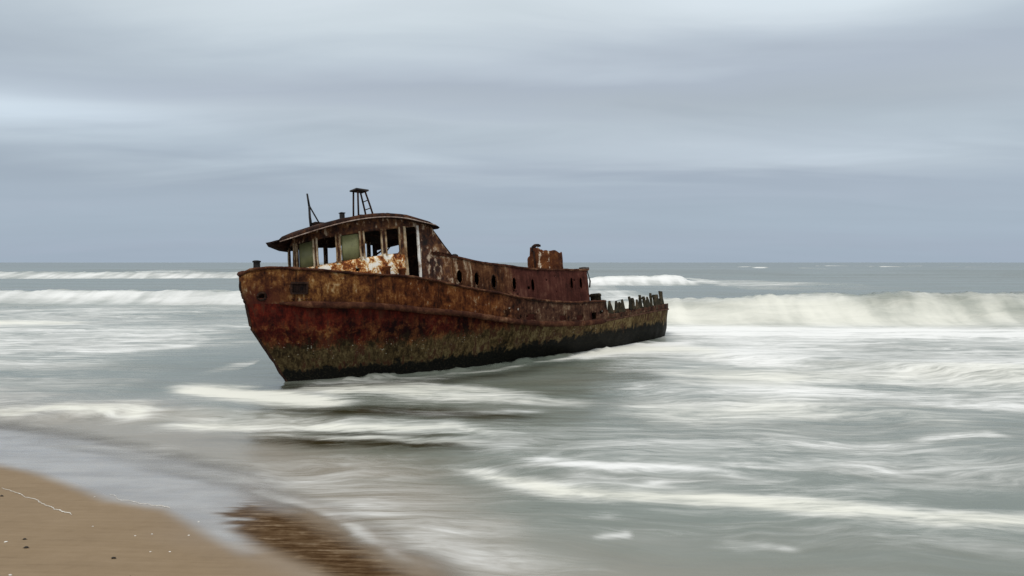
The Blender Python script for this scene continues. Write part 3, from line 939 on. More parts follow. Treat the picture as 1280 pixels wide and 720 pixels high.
def vnoise(x, y, seed=0):
    """cheap smooth value noise on arrays"""
    xi = np.floor(x).astype(np.int64); yi = np.floor(y).astype(np.int64)
    fx = x - xi; fy = y - yi
    fx = fx * fx * (3 - 2 * fx); fy = fy * fy * (3 - 2 * fy)
    def hsh(a, b):
        n = (a * 374761393 + b * 668265263 + seed * 974711) & 0x7fffffff
        n = ((n ^ (n >> 13)) * 1274126177) & 0x7fffffff
        return ((n ^ (n >> 16)) & 0xffff) / 65535.0
    return (hsh(xi, yi) * (1 - fx) + hsh(xi + 1, yi) * fx) * (1 - fy) + (hsh(xi, yi + 1) * (1 - fx) + hsh(xi + 1, yi + 1) * fx) * fy
def fbm(x, y, seed=0, o=4):
    s = 0; a = .5; tot = 0
    for k in range(o):
        s = s + a * vnoise(x, y, seed + k * 17); tot += a; x = x * 2.03 + 11.3; y = y * 2.03 + 5.7; a *= .55
    return s / tot

def grid_mesh(name, X, Y, Z, attrs, mat, smooth=True):
    nr, nc = X.shape
    me = bpy.data.meshes.new(name)
    me.vertices.add(nr * nc)
    me.vertices.foreach_set('co', np.stack([X, Y, Z], -1).astype(np.float32).ravel())
    i = np.arange((nr - 1) * (nc - 1)); r = i // (nc - 1); c = i % (nc - 1)
    q = np.stack([r * nc + c, r * nc + c + 1, (r + 1) * nc + c + 1, (r + 1) * nc + c], -1).astype(np.int32)
    me.loops.add(q.size); me.loops.foreach_set('vertex_index', q.ravel())
    me.polygons.add(len(q)); me.polygons.foreach_set('loop_start', np.arange(len(q), dtype=np.int32) * 4)
    me.polygons.foreach_set('use_smooth', np.full(len(q), smooth))
    for k, a in attrs.items():
        at = me.attributes.new(k, 'FLOAT', 'POINT'); at.data.foreach_set('value', a.astype(np.float32).ravel())
    me.update(); me.validate()
    return link(name, me, mat)

def sand_z(X, Y):
    D = (Y - shore(X)) * .72
    z = np.where(D < 0, -D * .05, -D * .03)
    z = np.where(D < -4, .2 + (-D - 4) * .02, z)
    return np.maximum(z, -2.5)

bx = np.concatenate([np.arange(-60, -14, 1.0), np.arange(-14, 6, .05), np.arange(6, 60, 1.0)])
by = np.concatenate([np.arange(-20, 2.0, .5), np.arange(2.0, 18, .05), np.arange(18, 60, 1.0)])
BX, BY = np.meshgrid(bx, by)
D = BY - shore(BX)
bz = sand_z(BX, BY)
near = (BX > -14) & (BX < 6) & (BY > 2) & (BY < 18)
bz += np.where(near, (fbm(BX * .7, BY * 2.6, 3) - .5) * .018 + (fbm(BX * 3.5, BY * 9, 9) - .5) * .004, 0)
lo = line(BROWN[0]); hi = line(BROWN[1])
rag = (fbm(BX * 1.6, BY * 22, 21, 3) - .5) * .9
inb = sstep(-.30, .12, BY - lo(BX) + rag * .12) * sstep(.30, -.50, BY - hi(BX) + rag * .5) * sstep(BROWN[0][0][0] - .05, BROWN[0][0][0] + .30, BX + rag * 1.2)
bz += inb * (fbm(BX * 1.6, BY * 16, 5) - .5) * .035
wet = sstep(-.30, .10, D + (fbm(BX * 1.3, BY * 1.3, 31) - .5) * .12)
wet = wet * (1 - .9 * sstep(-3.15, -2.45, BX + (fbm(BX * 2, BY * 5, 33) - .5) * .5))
damp = sstep(-1.0, 0.1, D + (fbm(BX * .6, BY * 1.5, 8) - .5) * .8) * sstep(-5.2, -3.4, BX)

def sand_mat():
    t = NT('beach_sand')
    w = t.coord('World')
    n1 = t.noise(t.coord('World', (.5, 1.6, 1)), 1.4, 5, .6)
    n2 = t.noise(w, 7, 6, .6); n3 = t.noise(w, 190, 2, .6)
    strk = t.noise(t.coord('World', (.8, 9, 1)), 1.6, 5, .6)
    v = t.math('ADD', t.math('MULTIPLY', n1, .35), t.math('ADD', t.math('MULTIPLY', n2, .25), t.math('MULTIPLY', strk, .40)))
    dry = t.ramp(v, [(.30, (.158, .108, .060)), (.45, (.215, .152, .087)), (.6, (.245, .176, .104)), (.75, (.29, .215, .135))])
    dry = t.mix(t.step(n3, .35, .7, 0, .35), dry, (.18, .13, .09))
    damp = t.attr('damp')
    c = t.mix(t.math('MULTIPLY', damp, .5), dry, (.215, .165, .118))
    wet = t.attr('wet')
    c = t.mix(wet, c, t.mix(t.step(n1, .35, .65), (.235, .225, .215), (.315, .305, .290)))  # pale grey of the wet film partly stands in for reflected sky
    br = t.attr('brown')
    rip = t.math('ADD', t.math('MULTIPLY', t.noise(t.coord('World', (1.2, 9, 1), (0, 0, 0), (0, 0, -.05)), 1.7, 6, .66, .5), .75), t.math('MULTIPLY', n2, .25))
    bc = t.ramp(rip, [(.32, (.030, .016, .008)), (.44, (.058, .032, .015)), (.54, (.098, .060, .031)), (.62, (.165, .115, .070)), (.74, (.32, .26, .19))])
    c = t.mix(br, c, bc)
    gr = t.n('ShaderNodeTexVoronoi'); t.put(gr.inputs['Vector'], w); gr.inputs['Scale'].default_value = 60
    c = t.mix(t.math('MULTIPLY', t.step(gr.outputs['Distance'], .16, .08), t.math('MULTIPLY', t.step(n2, .52, .62), .5)), c, (.10, .075, .05))
    r = t.math('ADD', t.math('MULTIPLY', wet, t.step(n2, .3, .7, -.72, -.55)), .88)
    r = t.math('ADD', r, t.math('MULTIPLY', br, .55), clamp=True)
    t.bump(t.math('ADD', t.math('MULTIPLY', n3, .4), t.math('MULTIPLY', strk, .6)), .25, .01)
    bp = [n for n in t.t.nodes if n.type == 'BUMP'][0]
    t.put(bp.inputs['Strength'], t.math('MULTIPLY', t.math('SUBTRACT', 1.0, wet), .3))
    sp = t.math('ADD', t.math('MULTIPLY', t.math('SUBTRACT', wet, t.math('MULTIPLY', br, 1.0)), .35), .2)
    return t.fin(c, r, sp)
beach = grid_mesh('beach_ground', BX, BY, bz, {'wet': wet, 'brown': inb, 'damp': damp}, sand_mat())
tag(beach, 'smooth tan sand beach with a glossy wet edge', 'beach', kind='structure')

# ------------------------------------------------------------------ sea
FOAM = [('n', [(130.364, 396.371, 49.5, 66.0, 0), (134.223, 396.371, 62.024, 90.316, 0.95), (138.083, 396.371, 62.024, 90.316, 0.9), (141.942, 396.371, 49.5, 66.0, 0)]), ('n', [(246.147, 554.961, 92.4, 138.6, 0), (239.011, 523.542, 103.019, 169.981, 0.95), (249.206, 523.542, 103.019, 169.981, 0.95), (272.563, 554.961, 92.4, 138.6, 0)]), ('n', [(286.972, 554.961, 68.084, 90.251, 0), (326.863, 616.635, 92.981, 133.189, 0.6), (302.581, 554.961, 68.084, 90.251, 0)]), ('w', [(-39.399, 43.261, 6.496, 4.956, 0.344), (-30.986, 44.659, 6.899, 5.295, 0.361), (-22.983, 43.261, 6.496, 6.049, 0.327), (-15.702, 42.593, 6.31, 5.855, 0.344)]), ('wc', [(-31.203, 36.414, 2.462, 2.735, 0.731), (-25.278, 36.414, 2.462, 2.377, 0.688), (-21.441, 35.939, 2.113, 1.97, 0.516), (-19.242, 35.477, 1.777, 1.262, 0.0)]), ('w', [(-24.721, 27.105, 6.988, 8.948, 0.292), (-18.835, 27.105, 7.223, 8.948, 0.292), (-14.854, 28.508, 9.114, 10.021, 0.31), (-10.006, 27.105, 6.014, 11.912, 0.275)]), ('w', [(-14.881, 23.617, 2.047, 1.729, 0.172), (-13.133, 24.676, 1.152, 1.238, 0.361), (-11.545, 26.582, 1.332, 1.069, 0.344), (-10.319, 28.806, 1.181, 1.257, 0.172)]), ('w', [(-8.065, 20.607, 1.004, 0.86, 0.0), (-7.562, 21.082, 1.05, 0.899, 0.43), (-6.918, 21.578, 0.886, 0.944, 0.43)]), ('w', [(-15.565, 17.028, 1.958, 2.357, 0.172), (-11.859, 17.028, 1.958, 2.357, 0.189), (-8.294, 18.155, 2.076, 2.498, 0.129)]), ('wc', [(-8.413, 17.573, 0.447, 0.464, 0.258), (-7.317, 17.242, 1.114, 1.071, 0.946), (-6.148, 16.615, 1.281, 1.292, 0.989), (-5.032, 15.938, 1.069, 1.049, 0.946), (-3.857, 15.401, 0.787, 0.725, 0.817), (-2.654, 15.229, 0.447, 0.348, 0.344)]), ('wc', [(-4.878, 17.242, 0.709, 0.599, 0.086), (-4.077, 17.028, 0.957, 1.044, 0.688), (-3.002, 17.242, 0.98, 1.231, 0.731), (-1.808, 16.615, 0.913, 0.992, 0.731), (-0.349, 16.032, 0.733, 0.787, 0.645), (1.018, 15.576, 0.467, 0.489, 0.43), (2.024, 15.488, 0.348, 0.36, 0.086)]), ('wc', [(-3.976, 18.276, 0.483, 0.332, 0.172), (-2.82, 18.522, 0.495, 0.516, 0.516), (-1.601, 18.398, 0.489, 0.509, 0.344)]), ('wc', [(-12.997, 14.202, 0.579, 0.616, 0.516), (-9.954, 14.276, 0.49, 0.622, 0.645), (-9.31, 14.737, 0.622, 0.549, 0.731), (-8.303, 14.658, 0.616, 0.544, 0.645), (-7.155, 14.276, 0.49, 0.516, 0.645), (-6.185, 13.842, 0.37, 0.386, 0.344)]), ('wc', [(-6.836, 13.635, 0.359, 0.374, 0.344), (-5.592, 13.501, 0.352, 0.367, 0.645), (-3.77, 13.303, 0.343, 0.356, 0.645), (-2.309, 13.239, 0.339, 0.352, 0.602), (-0.858, 13.112, 0.333, 0.346, 0.516), (0.842, 12.865, 0.321, 0.333, 0.258)]), ('wc', [(-4.682, 12.627, 0.234, 0.239, 0.258), (-3.532, 12.454, 0.227, 0.234, 0.43), (-2.456, 12.511, 0.23, 0.235, 0.559), (-1.067, 12.231, 0.29, 0.301, 0.516), (0.0, 12.069, 0.213, 0.219, 0.258)]), ('w', [(-3.283, 14.351, 0.3, 0.309, 0.172), (-1.251, 14.351, 0.3, 0.309, 0.516), (0.963, 14.737, 0.316, 0.327, 0.258)]), ('ns', [(6.481, 62.972, 19.688, 36.0, 0.72), (10.916, 62.972, 19.688, 36.0, 0.72), (13.208, 55.403, 15.84, 31.185, 0.6)]), ('n', [(4.189, 32.167, 4.513, 4.727, 0.5), (6.992, 32.547, 4.612, 4.848, 0.95), (11.301, 32.547, 4.612, 4.848, 0.95), (15.872, 31.796, 4.949, 4.612, 0.95), (21.346, 30.733, 4.649, 4.289, 0.95), (31.323, 30.063, 4.464, 4.52, 0.9)]), ('w', [(5.307, 24.676, 4.177, 4.774, 0.516), (8.426, 24.241, 4.477, 4.595, 0.473), (11.702, 23.416, 4.197, 4.269, 0.473), (15.747, 22.645, 3.943, 3.976, 0.473), (23.24, 22.278, 3.826, 3.841, 0.43)]), ('wc', [(1.272, 23.416, 0.786, 0.828, 0.172), (2.656, 24.456, 1.133, 1.215, 0.645), (4.406, 25.358, 1.215, 1.308, 0.688), (5.731, 25.126, 1.759, 1.62, 0.516), (7.697, 23.617, 1.561, 1.729, 0.258)]), ('wc', [(2.537, 19.441, 1.733, 1.997, 0.215), (5.496, 19.441, 1.405, 1.573, 0.43), (8.547, 19.169, 1.368, 1.528, 0.516), (11.514, 18.905, 1.331, 1.683, 0.43), (15.626, 18.905, 1.331, 1.486, 0.43)]), ('w', [(1.085, 16.615, 1.037, 1.142, 0.258), (4.041, 17.687, 1.17, 1.296, 0.344), (6.08, 17.461, 0.867, 0.936, 0.516), (8.153, 17.028, 0.825, 0.888, 0.516), (9.773, 16.032, 0.967, 0.923, 0.43), (12.674, 15.315, 0.884, 0.841, 0.344)]), ('wc', [(1.305, 14.979, 1.049, 1.169, 0.301), (3.371, 14.737, 1.207, 1.13, 0.361), (5.873, 14.979, 1.245, 1.419, 0.387), (9.802, 14.056, 0.927, 1.026, 0.301)]), ('w', [(-1.24, 11.364, 0.614, 0.529, 0.189), (1.66, 12.686, 1.045, 1.01, 0.275), (3.438, 12.122, 1.211, 1.084, 0.292), (5.952, 11.859, 1.041, 1.035, 0.275), (8.187, 11.364, 0.959, 0.949, 0.241)]), ('w', [(0.0, 11.224, 0.185, 0.189, 0.344), (0.726, 11.087, 0.239, 0.247, 0.86), (1.435, 10.953, 0.234, 0.242, 0.86), (2.55, 10.612, 0.274, 0.227, 0.774), (3.498, 10.33, 0.208, 0.215, 0.344), (4.304, 10.1, 0.15, 0.154, 0.086)]), ('w', [(6.959, 12.511, 0.304, 0.315, 0.172), (7.711, 12.627, 0.309, 0.321, 0.43), (9.172, 12.745, 0.315, 0.327, 0.43)]), ('wc', [(-1.177, 10.78, 0.227, 0.234, 0.258), (-0.577, 10.57, 0.324, 0.282, 0.817), (0.221, 10.1, 0.393, 0.363, 0.86), (1.053, 9.634, 0.359, 0.379, 0.86), (2.042, 9.336, 0.378, 0.356, 0.86), (2.811, 9.178, 0.366, 0.344, 0.86), (4.022, 8.966, 0.387, 0.328, 0.86), (5.162, 8.735, 0.404, 0.312, 0.731), (6.191, 8.569, 0.389, 0.3, 0.688), (7.871, 8.357, 0.37, 0.285, 0.602)]), ('w', [(1.691, 9.668, 0.138, 0.14, 0.172), (2.091, 9.808, 0.142, 0.243, 0.516), (2.431, 9.668, 0.138, 0.14, 0.172)]), ('w', [(0.548, 10.025, 0.481, 0.736, 0.258), (2.284, 9.952, 0.474, 0.51, 0.258), (3.805, 9.668, 0.448, 0.481, 0.301), (5.718, 9.336, 0.419, 0.448, 0.258)]), ('w', [(0.948, 8.011, 0.095, 0.065, 0.0), (1.138, 7.987, 0.095, 0.096, 0.43), (1.408, 8.035, 0.096, 0.097, 0.516), (1.519, 8.059, 0.065, 0.065, 0.0)]), ('w', [(0.994, 8.651, 0.074, 0.076, 0.0), (1.278, 8.651, 0.074, 0.113, 0.301), (1.525, 8.707, 0.076, 0.076, 0.0)]), ('w', [(2.108, 7.692, 0.088, 0.089, 0.0), (2.508, 7.627, 0.143, 0.147, 0.344), (3.051, 7.521, 0.112, 0.115, 0.301), (3.281, 7.479, 0.084, 0.085, 0.0)]), ('w', [(3.968, 7.871, 0.242, 0.252, 0.043), (4.776, 7.781, 0.236, 0.247, 0.172), (5.888, 7.563, 0.224, 0.234, 0.129)]), ('w', [(-7.02, 11.087, 0.239, 0.247, 0.086), (-5.791, 10.823, 0.228, 0.236, 0.258), (-4.697, 10.489, 0.267, 0.278, 0.387), (-3.698, 9.952, 0.242, 0.25, 0.43)]), ('w', [(-6.685, 11.557, 0.386, 0.547, 0.086), (-5.413, 11.27, 0.487, 0.52, 0.258), (-3.895, 10.489, 0.423, 0.45, 0.301), (-2.768, 9.738, 0.366, 0.487, 0.258)]), ('w', [(-3.538, 9.808, 0.142, 0.144, 0.172), (-2.921, 9.209, 0.126, 0.258, 0.361), (-2.39, 8.735, 0.15, 0.312, 0.361), (-2.013, 8.357, 0.171, 0.321, 0.473), (-1.776, 8.107, 0.224, 0.302, 0.602), (-1.442, 7.736, 0.147, 0.182, 0.344), (-0.953, 7.238, 0.13, 0.132, 0.258)]), ('w', [(-2.144, 8.907, 0.382, 0.579, 0.086), (-1.924, 8.791, 0.585, 0.822, 0.172), (-1.085, 8.256, 0.76, 0.801, 0.189), (-0.332, 7.563, 0.541, 0.605, 0.155), (0.306, 6.976, 0.463, 0.513, 0.0)]), ('w', [(-8.426, 12.069, 0.421, 0.753, 0.215), (-6.728, 11.859, 0.406, 0.576, 0.258), (-5.003, 11.46, 0.381, 0.537, 0.258)]), ('wc', [(-5.605, 17.461, 0.585, 0.459, 0.344), (-4.56, 17.461, 0.726, 0.616, 0.774), (-3.656, 17.687, 0.745, 0.794, 0.903), (-2.694, 17.687, 0.745, 0.794, 0.903), (-1.51, 17.351, 0.856, 0.764, 0.86), (-0.366, 16.819, 0.675, 0.571, 0.602), (0.71, 16.318, 0.512, 0.4, 0.344)]), ('w', [(-5.258, 18.035, 0.316, 0.324, 0.172), (-4.74, 18.155, 0.398, 0.412, 0.602), (-3.828, 18.522, 0.495, 0.428, 0.645), (-2.467, 18.905, 0.516, 0.447, 0.602), (-1.286, 19.72, 0.468, 0.387, 0.258)]), ('w', [(0.0, 21.749, 0.568, 0.471, 0.172), (1.514, 23.218, 0.774, 0.675, 0.43), (3.275, 25.126, 0.903, 0.954, 0.731), (5.703, 27.649, 1.439, 1.157, 0.774), (7.045, 28.216, 1.497, 1.206, 0.516)]), ('wc', [(-5.627, 18.215, 0.35, 0.3, 0.36), (-4.462, 18.648, 0.35, 0.3, 0.36), (-3.544, 19.169, 0.35, 0.3, 0.36), (-2.359, 19.72, 0.35, 0.3, 0.36), (-1.389, 20.607, 0.35, 0.3, 0.36), (-0.072, 22.099, 0.35, 0.3, 0.6), (1.399, 23.416, 0.35, 0.3, 0.6), (2.231, 24.456, 0.35, 0.3, 0.6), (3.591, 25.834, 0.35, 0.3, 0.6), (4.732, 27.239, 0.35, 0.3, 0.6), (5.972, 28.806, 0.35, 0.3, 0.6)]), ('w', [(1.24, 22.833, 0.9, 0.3, 0.0), (2.174, 23.821, 0.9, 0.3, 0.5), (3.493, 25.126, 0.9, 0.3, 0.8), (4.596, 26.454, 0.9, 0.3, 0.9), (5.791, 27.93, 0.9, 0.3, 0.9), (6.499, 28.508, 0.9, 0.3, 0.3)]), ('b', [(-3.808, 10.252, 0.372, 0.401, 0.1), (-2.02, 8.791, 0.683, 0.876, 0.3), (-1.053, 8.011, 0.772, 0.954, 0.3), (0.0, 7.357, 0.723, 0.898, 0.27), (0.874, 6.632, 0.595, 0.723, 0.2), (1.807, 6.32, 0.417, 0.479, 0.0)]), ('b', [(-30.607, 27.105, 10.065, 21.455, 0.3), (-18.835, 27.105, 9.52, 21.455, 0.3), (-13.616, 28.508, 9.056, 20.054, 0.28), (-9.903, 28.508, 8.344, 12.796, 0.26), (-6.474, 27.105, 7.655, 6.628, 0.0)]), ('b', [(0.0, 16.032, 3.041, 2.121, 0.0), (3.382, 19.441, 5.798, 10.609, 0.27), (7.351, 18.776, 5.466, 13.005, 0.3), (13.069, 18.776, 5.466, 13.005, 0.3), (21.646, 18.776, 5.466, 13.005, 0.3)]), ('b', [(-15.335, 14.979, 1.477, 1.337, 0.2), (-7.178, 14.979, 2.112, 2.369, 0.2), (-2.08, 13.635, 2.268, 2.394, 0.2), (1.944, 11.132, 1.889, 1.552, 0.24), (7.333, 10.489, 1.696, 1.906, 0.26), (12.145, 10.489, 1.696, 1.906, 0.26)]), ('b', [(-5.041, 10.489, 0.75, 0.874, 0.25), (-2.097, 10.1, 1.012, 1.263, 0.18), (0.0, 8.791, 1.01, 0.945, 0.12), (3.16, 8.011, 0.654, 0.779, 0.16), (7.334, 7.781, 0.618, 0.734, 0.16)]), ('nsc', [(-2, 37.8, 2, 1.3, 0.3), (3, 37.7, 2.2, 1.4, 0.9), (9.5, 37.5, 2.4, 1.4, 0.95), (16, 37.3, 2.4, 1.3, 0.92), (22, 37.1, 2.3, 1.2, 0.86), (26, 37.2, 2.2, 1.2, 0.72), (30, 37.3, 2.2, 1.5, 0.95), (45, 37.3, 2.2, 1.5, 0.95), (80, 37.3, 2.2, 1.5, 0.95)]), ('ns', [(-90, 54.5, 3, 2.5, 0.95), (-32, 54, 3, 2.5, 0.95), (-22, 53.5, 3, 2.5, 0.95), (-12, 53, 3, 2.5, 0.9), (-4, 53, 3, 2, 0.5), (2, 53, 3, 2, 0)]), ('ns', [(5, 101.5, 5, 5, 0), (11, 101, 6, 5, 0.95), (18, 101, 6, 5, 0.95), (24, 104, 5, 4, 0.95), (30, 112, 4, 3, 0.6), (34, 117, 3, 2, 0)]), ('ns', [(-300, 146, 7, 7, 0.7), (-60, 145, 7, 7, 0.8), (-38, 143, 6, 6, 0.5), (-20, 138, 5, 5, 0.4), (0, 138, 6, 6, 0.55), (12, 138, 6, 6, 0)]), ('n', [(-118, 212, 10, 7, 0), (-106, 211, 10, 8, 0.95), (-97, 211, 10, 8, 0.95), (-85, 213, 10, 7, 0)]), ('b', [(25.015, 115.535, 28.875, 30.395, 0.45), (30.018, 106.639, 25.086, 31.985, 0.4), (40.024, 102.686, 18.667, 17.855, 0.3), (49.315, 99.015, 12.375, 11.88, 0.1)])]
WAVES = [[(-3.0, 39.5, 1.4, 4, 0.4), (2, 39.2, 1.5, 4, 0.9), (8, 38.9, 1.7, 4, 1.1), (10.5, 38.8, 1.6, 4, 1.2), (16, 38.6, 1.6, 4, 1.35), (20, 38.4, 1.5, 4, 1.4), (30, 38.4, 1.5, 4, 1.5), (60, 38.4, 1.5, 4, 1.5)], [(-60, 56, 2.2, 6, 1.05), (-32, 55, 2.2, 6, 1.0), (-22, 54.5, 2.2, 6, 1.0), (-12, 54, 2, 5, 0.8), (-4, 54, 2, 5, 0.2), (0, 54, 2, 5, 0)], [(8, 104, 4, 9, 0), (12, 102, 4, 9, 0.9), (22, 104, 3.5, 9, 1.1), (27, 112, 4, 9, 0.6), (33, 118, 4, 9, 0)], [(-220, 150, 5, 14, 0.9), (-50, 148, 5, 14, 0.8), (-20, 140, 5, 14, 0.5), (0, 140, 5, 14, 0.2), (10, 140, 5, 14, 0)], [(-120, 215, 6, 18, 0), (-106, 213, 6, 18, 0.9), (-97, 213, 6, 18, 0.9), (-85, 215, 6, 18, 0)], [(-30, 23, 1.2, 3, 0.12), (0, 22, 1.2, 3, 0.0), (6, 23.5, 1.2, 3, 0.1), (12, 19.2, 1.0, 2.6, 0.28), (18, 18.9, 1.0, 2.6, 0.35), (30, 18.5, 1, 2.6, 0.3)], [(-12, 14.2, 0.6, 1.6, 0.1), (-6, 14.4, 0.6, 1.6, 0.14), (-3.5, 14.0, 0.6, 1.6, 0.08), (1, 13.6, 0.6, 1.6, 0.03)]]
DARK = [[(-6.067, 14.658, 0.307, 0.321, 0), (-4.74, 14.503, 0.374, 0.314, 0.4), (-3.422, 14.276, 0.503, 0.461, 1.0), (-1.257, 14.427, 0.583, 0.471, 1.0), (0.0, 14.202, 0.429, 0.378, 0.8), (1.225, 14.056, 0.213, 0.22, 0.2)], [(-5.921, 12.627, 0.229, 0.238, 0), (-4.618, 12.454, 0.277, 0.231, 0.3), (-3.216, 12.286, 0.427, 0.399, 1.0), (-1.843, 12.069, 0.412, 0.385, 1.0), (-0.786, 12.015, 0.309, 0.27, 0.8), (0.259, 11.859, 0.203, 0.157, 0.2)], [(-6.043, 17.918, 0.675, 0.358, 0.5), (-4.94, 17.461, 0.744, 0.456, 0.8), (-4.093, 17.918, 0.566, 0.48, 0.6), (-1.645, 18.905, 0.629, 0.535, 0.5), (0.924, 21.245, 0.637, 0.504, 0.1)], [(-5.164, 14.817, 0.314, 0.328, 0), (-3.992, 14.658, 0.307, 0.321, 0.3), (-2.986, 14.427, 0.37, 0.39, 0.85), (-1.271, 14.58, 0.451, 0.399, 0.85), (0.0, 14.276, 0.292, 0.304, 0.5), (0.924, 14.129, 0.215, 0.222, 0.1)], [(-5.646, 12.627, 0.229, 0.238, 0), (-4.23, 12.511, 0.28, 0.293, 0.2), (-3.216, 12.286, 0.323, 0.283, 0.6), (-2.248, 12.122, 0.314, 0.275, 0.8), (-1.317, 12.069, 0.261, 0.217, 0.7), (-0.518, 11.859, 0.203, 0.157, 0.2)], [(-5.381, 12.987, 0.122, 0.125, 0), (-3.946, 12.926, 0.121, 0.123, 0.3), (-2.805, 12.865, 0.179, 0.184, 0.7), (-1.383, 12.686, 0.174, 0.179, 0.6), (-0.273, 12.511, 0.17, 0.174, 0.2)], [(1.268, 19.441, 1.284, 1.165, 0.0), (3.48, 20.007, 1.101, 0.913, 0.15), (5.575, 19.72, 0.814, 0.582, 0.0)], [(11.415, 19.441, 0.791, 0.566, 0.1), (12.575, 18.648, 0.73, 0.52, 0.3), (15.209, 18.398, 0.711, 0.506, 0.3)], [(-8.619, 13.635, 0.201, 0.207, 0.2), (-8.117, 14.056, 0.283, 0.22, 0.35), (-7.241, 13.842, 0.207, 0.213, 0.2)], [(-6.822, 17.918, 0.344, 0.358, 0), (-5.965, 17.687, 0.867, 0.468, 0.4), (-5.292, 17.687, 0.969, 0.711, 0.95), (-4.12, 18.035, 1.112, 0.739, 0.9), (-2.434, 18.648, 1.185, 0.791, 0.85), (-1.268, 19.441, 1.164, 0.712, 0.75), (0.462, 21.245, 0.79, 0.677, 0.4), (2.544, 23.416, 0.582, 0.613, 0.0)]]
LAP = [[(-5.627, 18.215, 0.3, 0.3, 0.13), (-4.462, 18.648, 0.3, 0.3, 0.13), (-3.544, 19.169, 0.3, 0.3, 0.13), (-2.359, 19.72, 0.3, 0.3, 0.13), (-1.389, 20.607, 0.3, 0.3, 0.13), (-0.072, 22.099, 0.3, 0.3, 0.13), (1.399, 23.416, 0.3, 0.3, 0.13), (2.231, 24.456, 0.3, 0.3, 0.13), (3.591, 25.834, 0.3, 0.3, 0.13), (4.732, 27.239, 0.3, 0.3, 0.13), (5.972, 28.806, 0.3, 0.3, 0.13)]]
ys = [2.6]
while ys[-1] < 9000:
    y = ys[-1]
    px = y * y / 2772.0
    ys.append(y + (min(max(px * 1.0, .02), .16) if y < 62 else px * .45))
ys = np.array(ys)
uu = np.linspace(-1.08, 1.08, 760)
SY, U = np.meshgrid(ys, uu, indexing='ij')
SX = SY * U
# near rows would be too narrow for the beach side, widen them
SX = SX * (1 + 6 / (SY + 4))
def stroke(X, Y, pts, prof='g'):
    """pts: (x, y, w_front, w_back, amount) along x; value at every (X, Y)"""
    p = np.array(pts, float); p = p[np.argsort(p[:, 0])]
    yc = pchip(p[:, 0], p[:, 1], np.clip(X, p[0, 0], p[-1, 0]))
    wf = np.interp(X, p[:, 0], p[:, 2]); wb = np.interp(X, p[:, 0], p[:, 3])
    a = np.interp(X, p[:, 0], p[:, 4], left=0, right=0)
    span = p[-1, 0] - p[0, 0]
    tp = min(.16 * span, 3.0)
    a = a * sstep(p[0, 0], p[0, 0] + tp, X) * sstep(p[-1, 0], p[-1, 0] - tp, X)
    d = Y - yc
    d = np.where(d < 0, d / wf, d / wb)
    return a * np.exp(-np.abs(d) ** (2 if prof == 'g' else 3))
# warp so that foam edges wander
wx = SX + (fbm(SX * .10 + 3, SY * .10, 41, 3) - .5) * 3.0 * np.minimum(SY / 15, 4)
wy = SY + (fbm(SX * .35 * 12 / np.maximum(SY, 12), SY * .25, 51, 4) - .5) * .9 * np.clip(SY / 12, .5, 6) + (fbm(SX * 1.6 * 12 / np.maximum(SY, 12), SY * 1.0, 57, 3) - .5) * .30 * np.clip(SY / 12, .5, 6)
foam = np.zeros_like(SX); soft = np.zeros_like(SX); cream = np.zeros_like(SX); dark = np.zeros_like(SX)
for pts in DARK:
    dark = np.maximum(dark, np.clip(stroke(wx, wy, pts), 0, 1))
basef = np.zeros_like(SX)
brk = fbm(wx * .38 * 14 / np.maximum(SY, 14), wy * 2.6 * 14 / np.maximum(SY, 14), 77, 5)
brk = sstep(.22, .78, brk)
for kind, pts in FOAM:
    use = (SX, SY) if kind.startswith('n') else (wx, wy)
    s = np.clip(stroke(use[0], use[1], pts), 0, 1)
    if not kind.startswith('n'): s = np.clip(s * (.70 + .60 * brk), 0, 1)
    if 'b' in kind: basef = 1 - (1 - basef) * (1 - s)
    else: foam = 1 - (1 - foam) * (1 - s)
    if 's' in kind: soft = np.maximum(soft, np.clip(s * 1.5, 0, 1))
    if 'c' in kind: cream = np.maximum(cream, np.clip(s * 1.3, 0, 1))
# dark strokes paint mostly the hull's reflection on the calm lee; foam thins there
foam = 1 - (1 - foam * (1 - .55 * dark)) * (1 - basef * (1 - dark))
sz = np.zeros_like(SX)
damp_near = sstep(12, 30, SY)
sz += damp_near * .10 * np.sin(SY * .42 + .8 * np.sin(SX * .05) + 2 * fbm(SX * .04, SY * .04, 61, 2)) * np.clip(SY / 60, .4, 3.5) * np.exp(-SY / 2500)
far = sstep(90, 200, SY)
sz += far * .55 * np.sin(SY * .075 + 3 * fbm(SX * .008, SY * .012, 63, 2)) * (.4 + fbm(SX * .012, SY * .02, 64, 2)) * np.exp(-SY / 1500)
for pts in WAVES:
    s = stroke(SX + (fbm(SX * .3, SY * .02, 71, 2) - .5) * 2, SY + (fbm(SX * .22, SY * 0 + 3.3, 72, 3) - .5) * 1.2, pts, 'g')
    s = s * (1 + (fbm(SX * .55, SY * .3, 74, 4) - .5) * .42 + (fbm(SX * 3.1, SY * 1.7, 75, 3) - .5) * .14)
    sz = sz + s
for pts in LAP:
    sz = sz + stroke(SX, SY, pts) * (sstep(.35, .8, fbm(SX * 2.2, SY * 2.2, 85, 3)) - .15)
sz += (fbm(SX * .8, SY * 3.2, 81) - .5) * .035 * sstep(9, 14, SY) * np.clip(SY / 30, .6, 2)
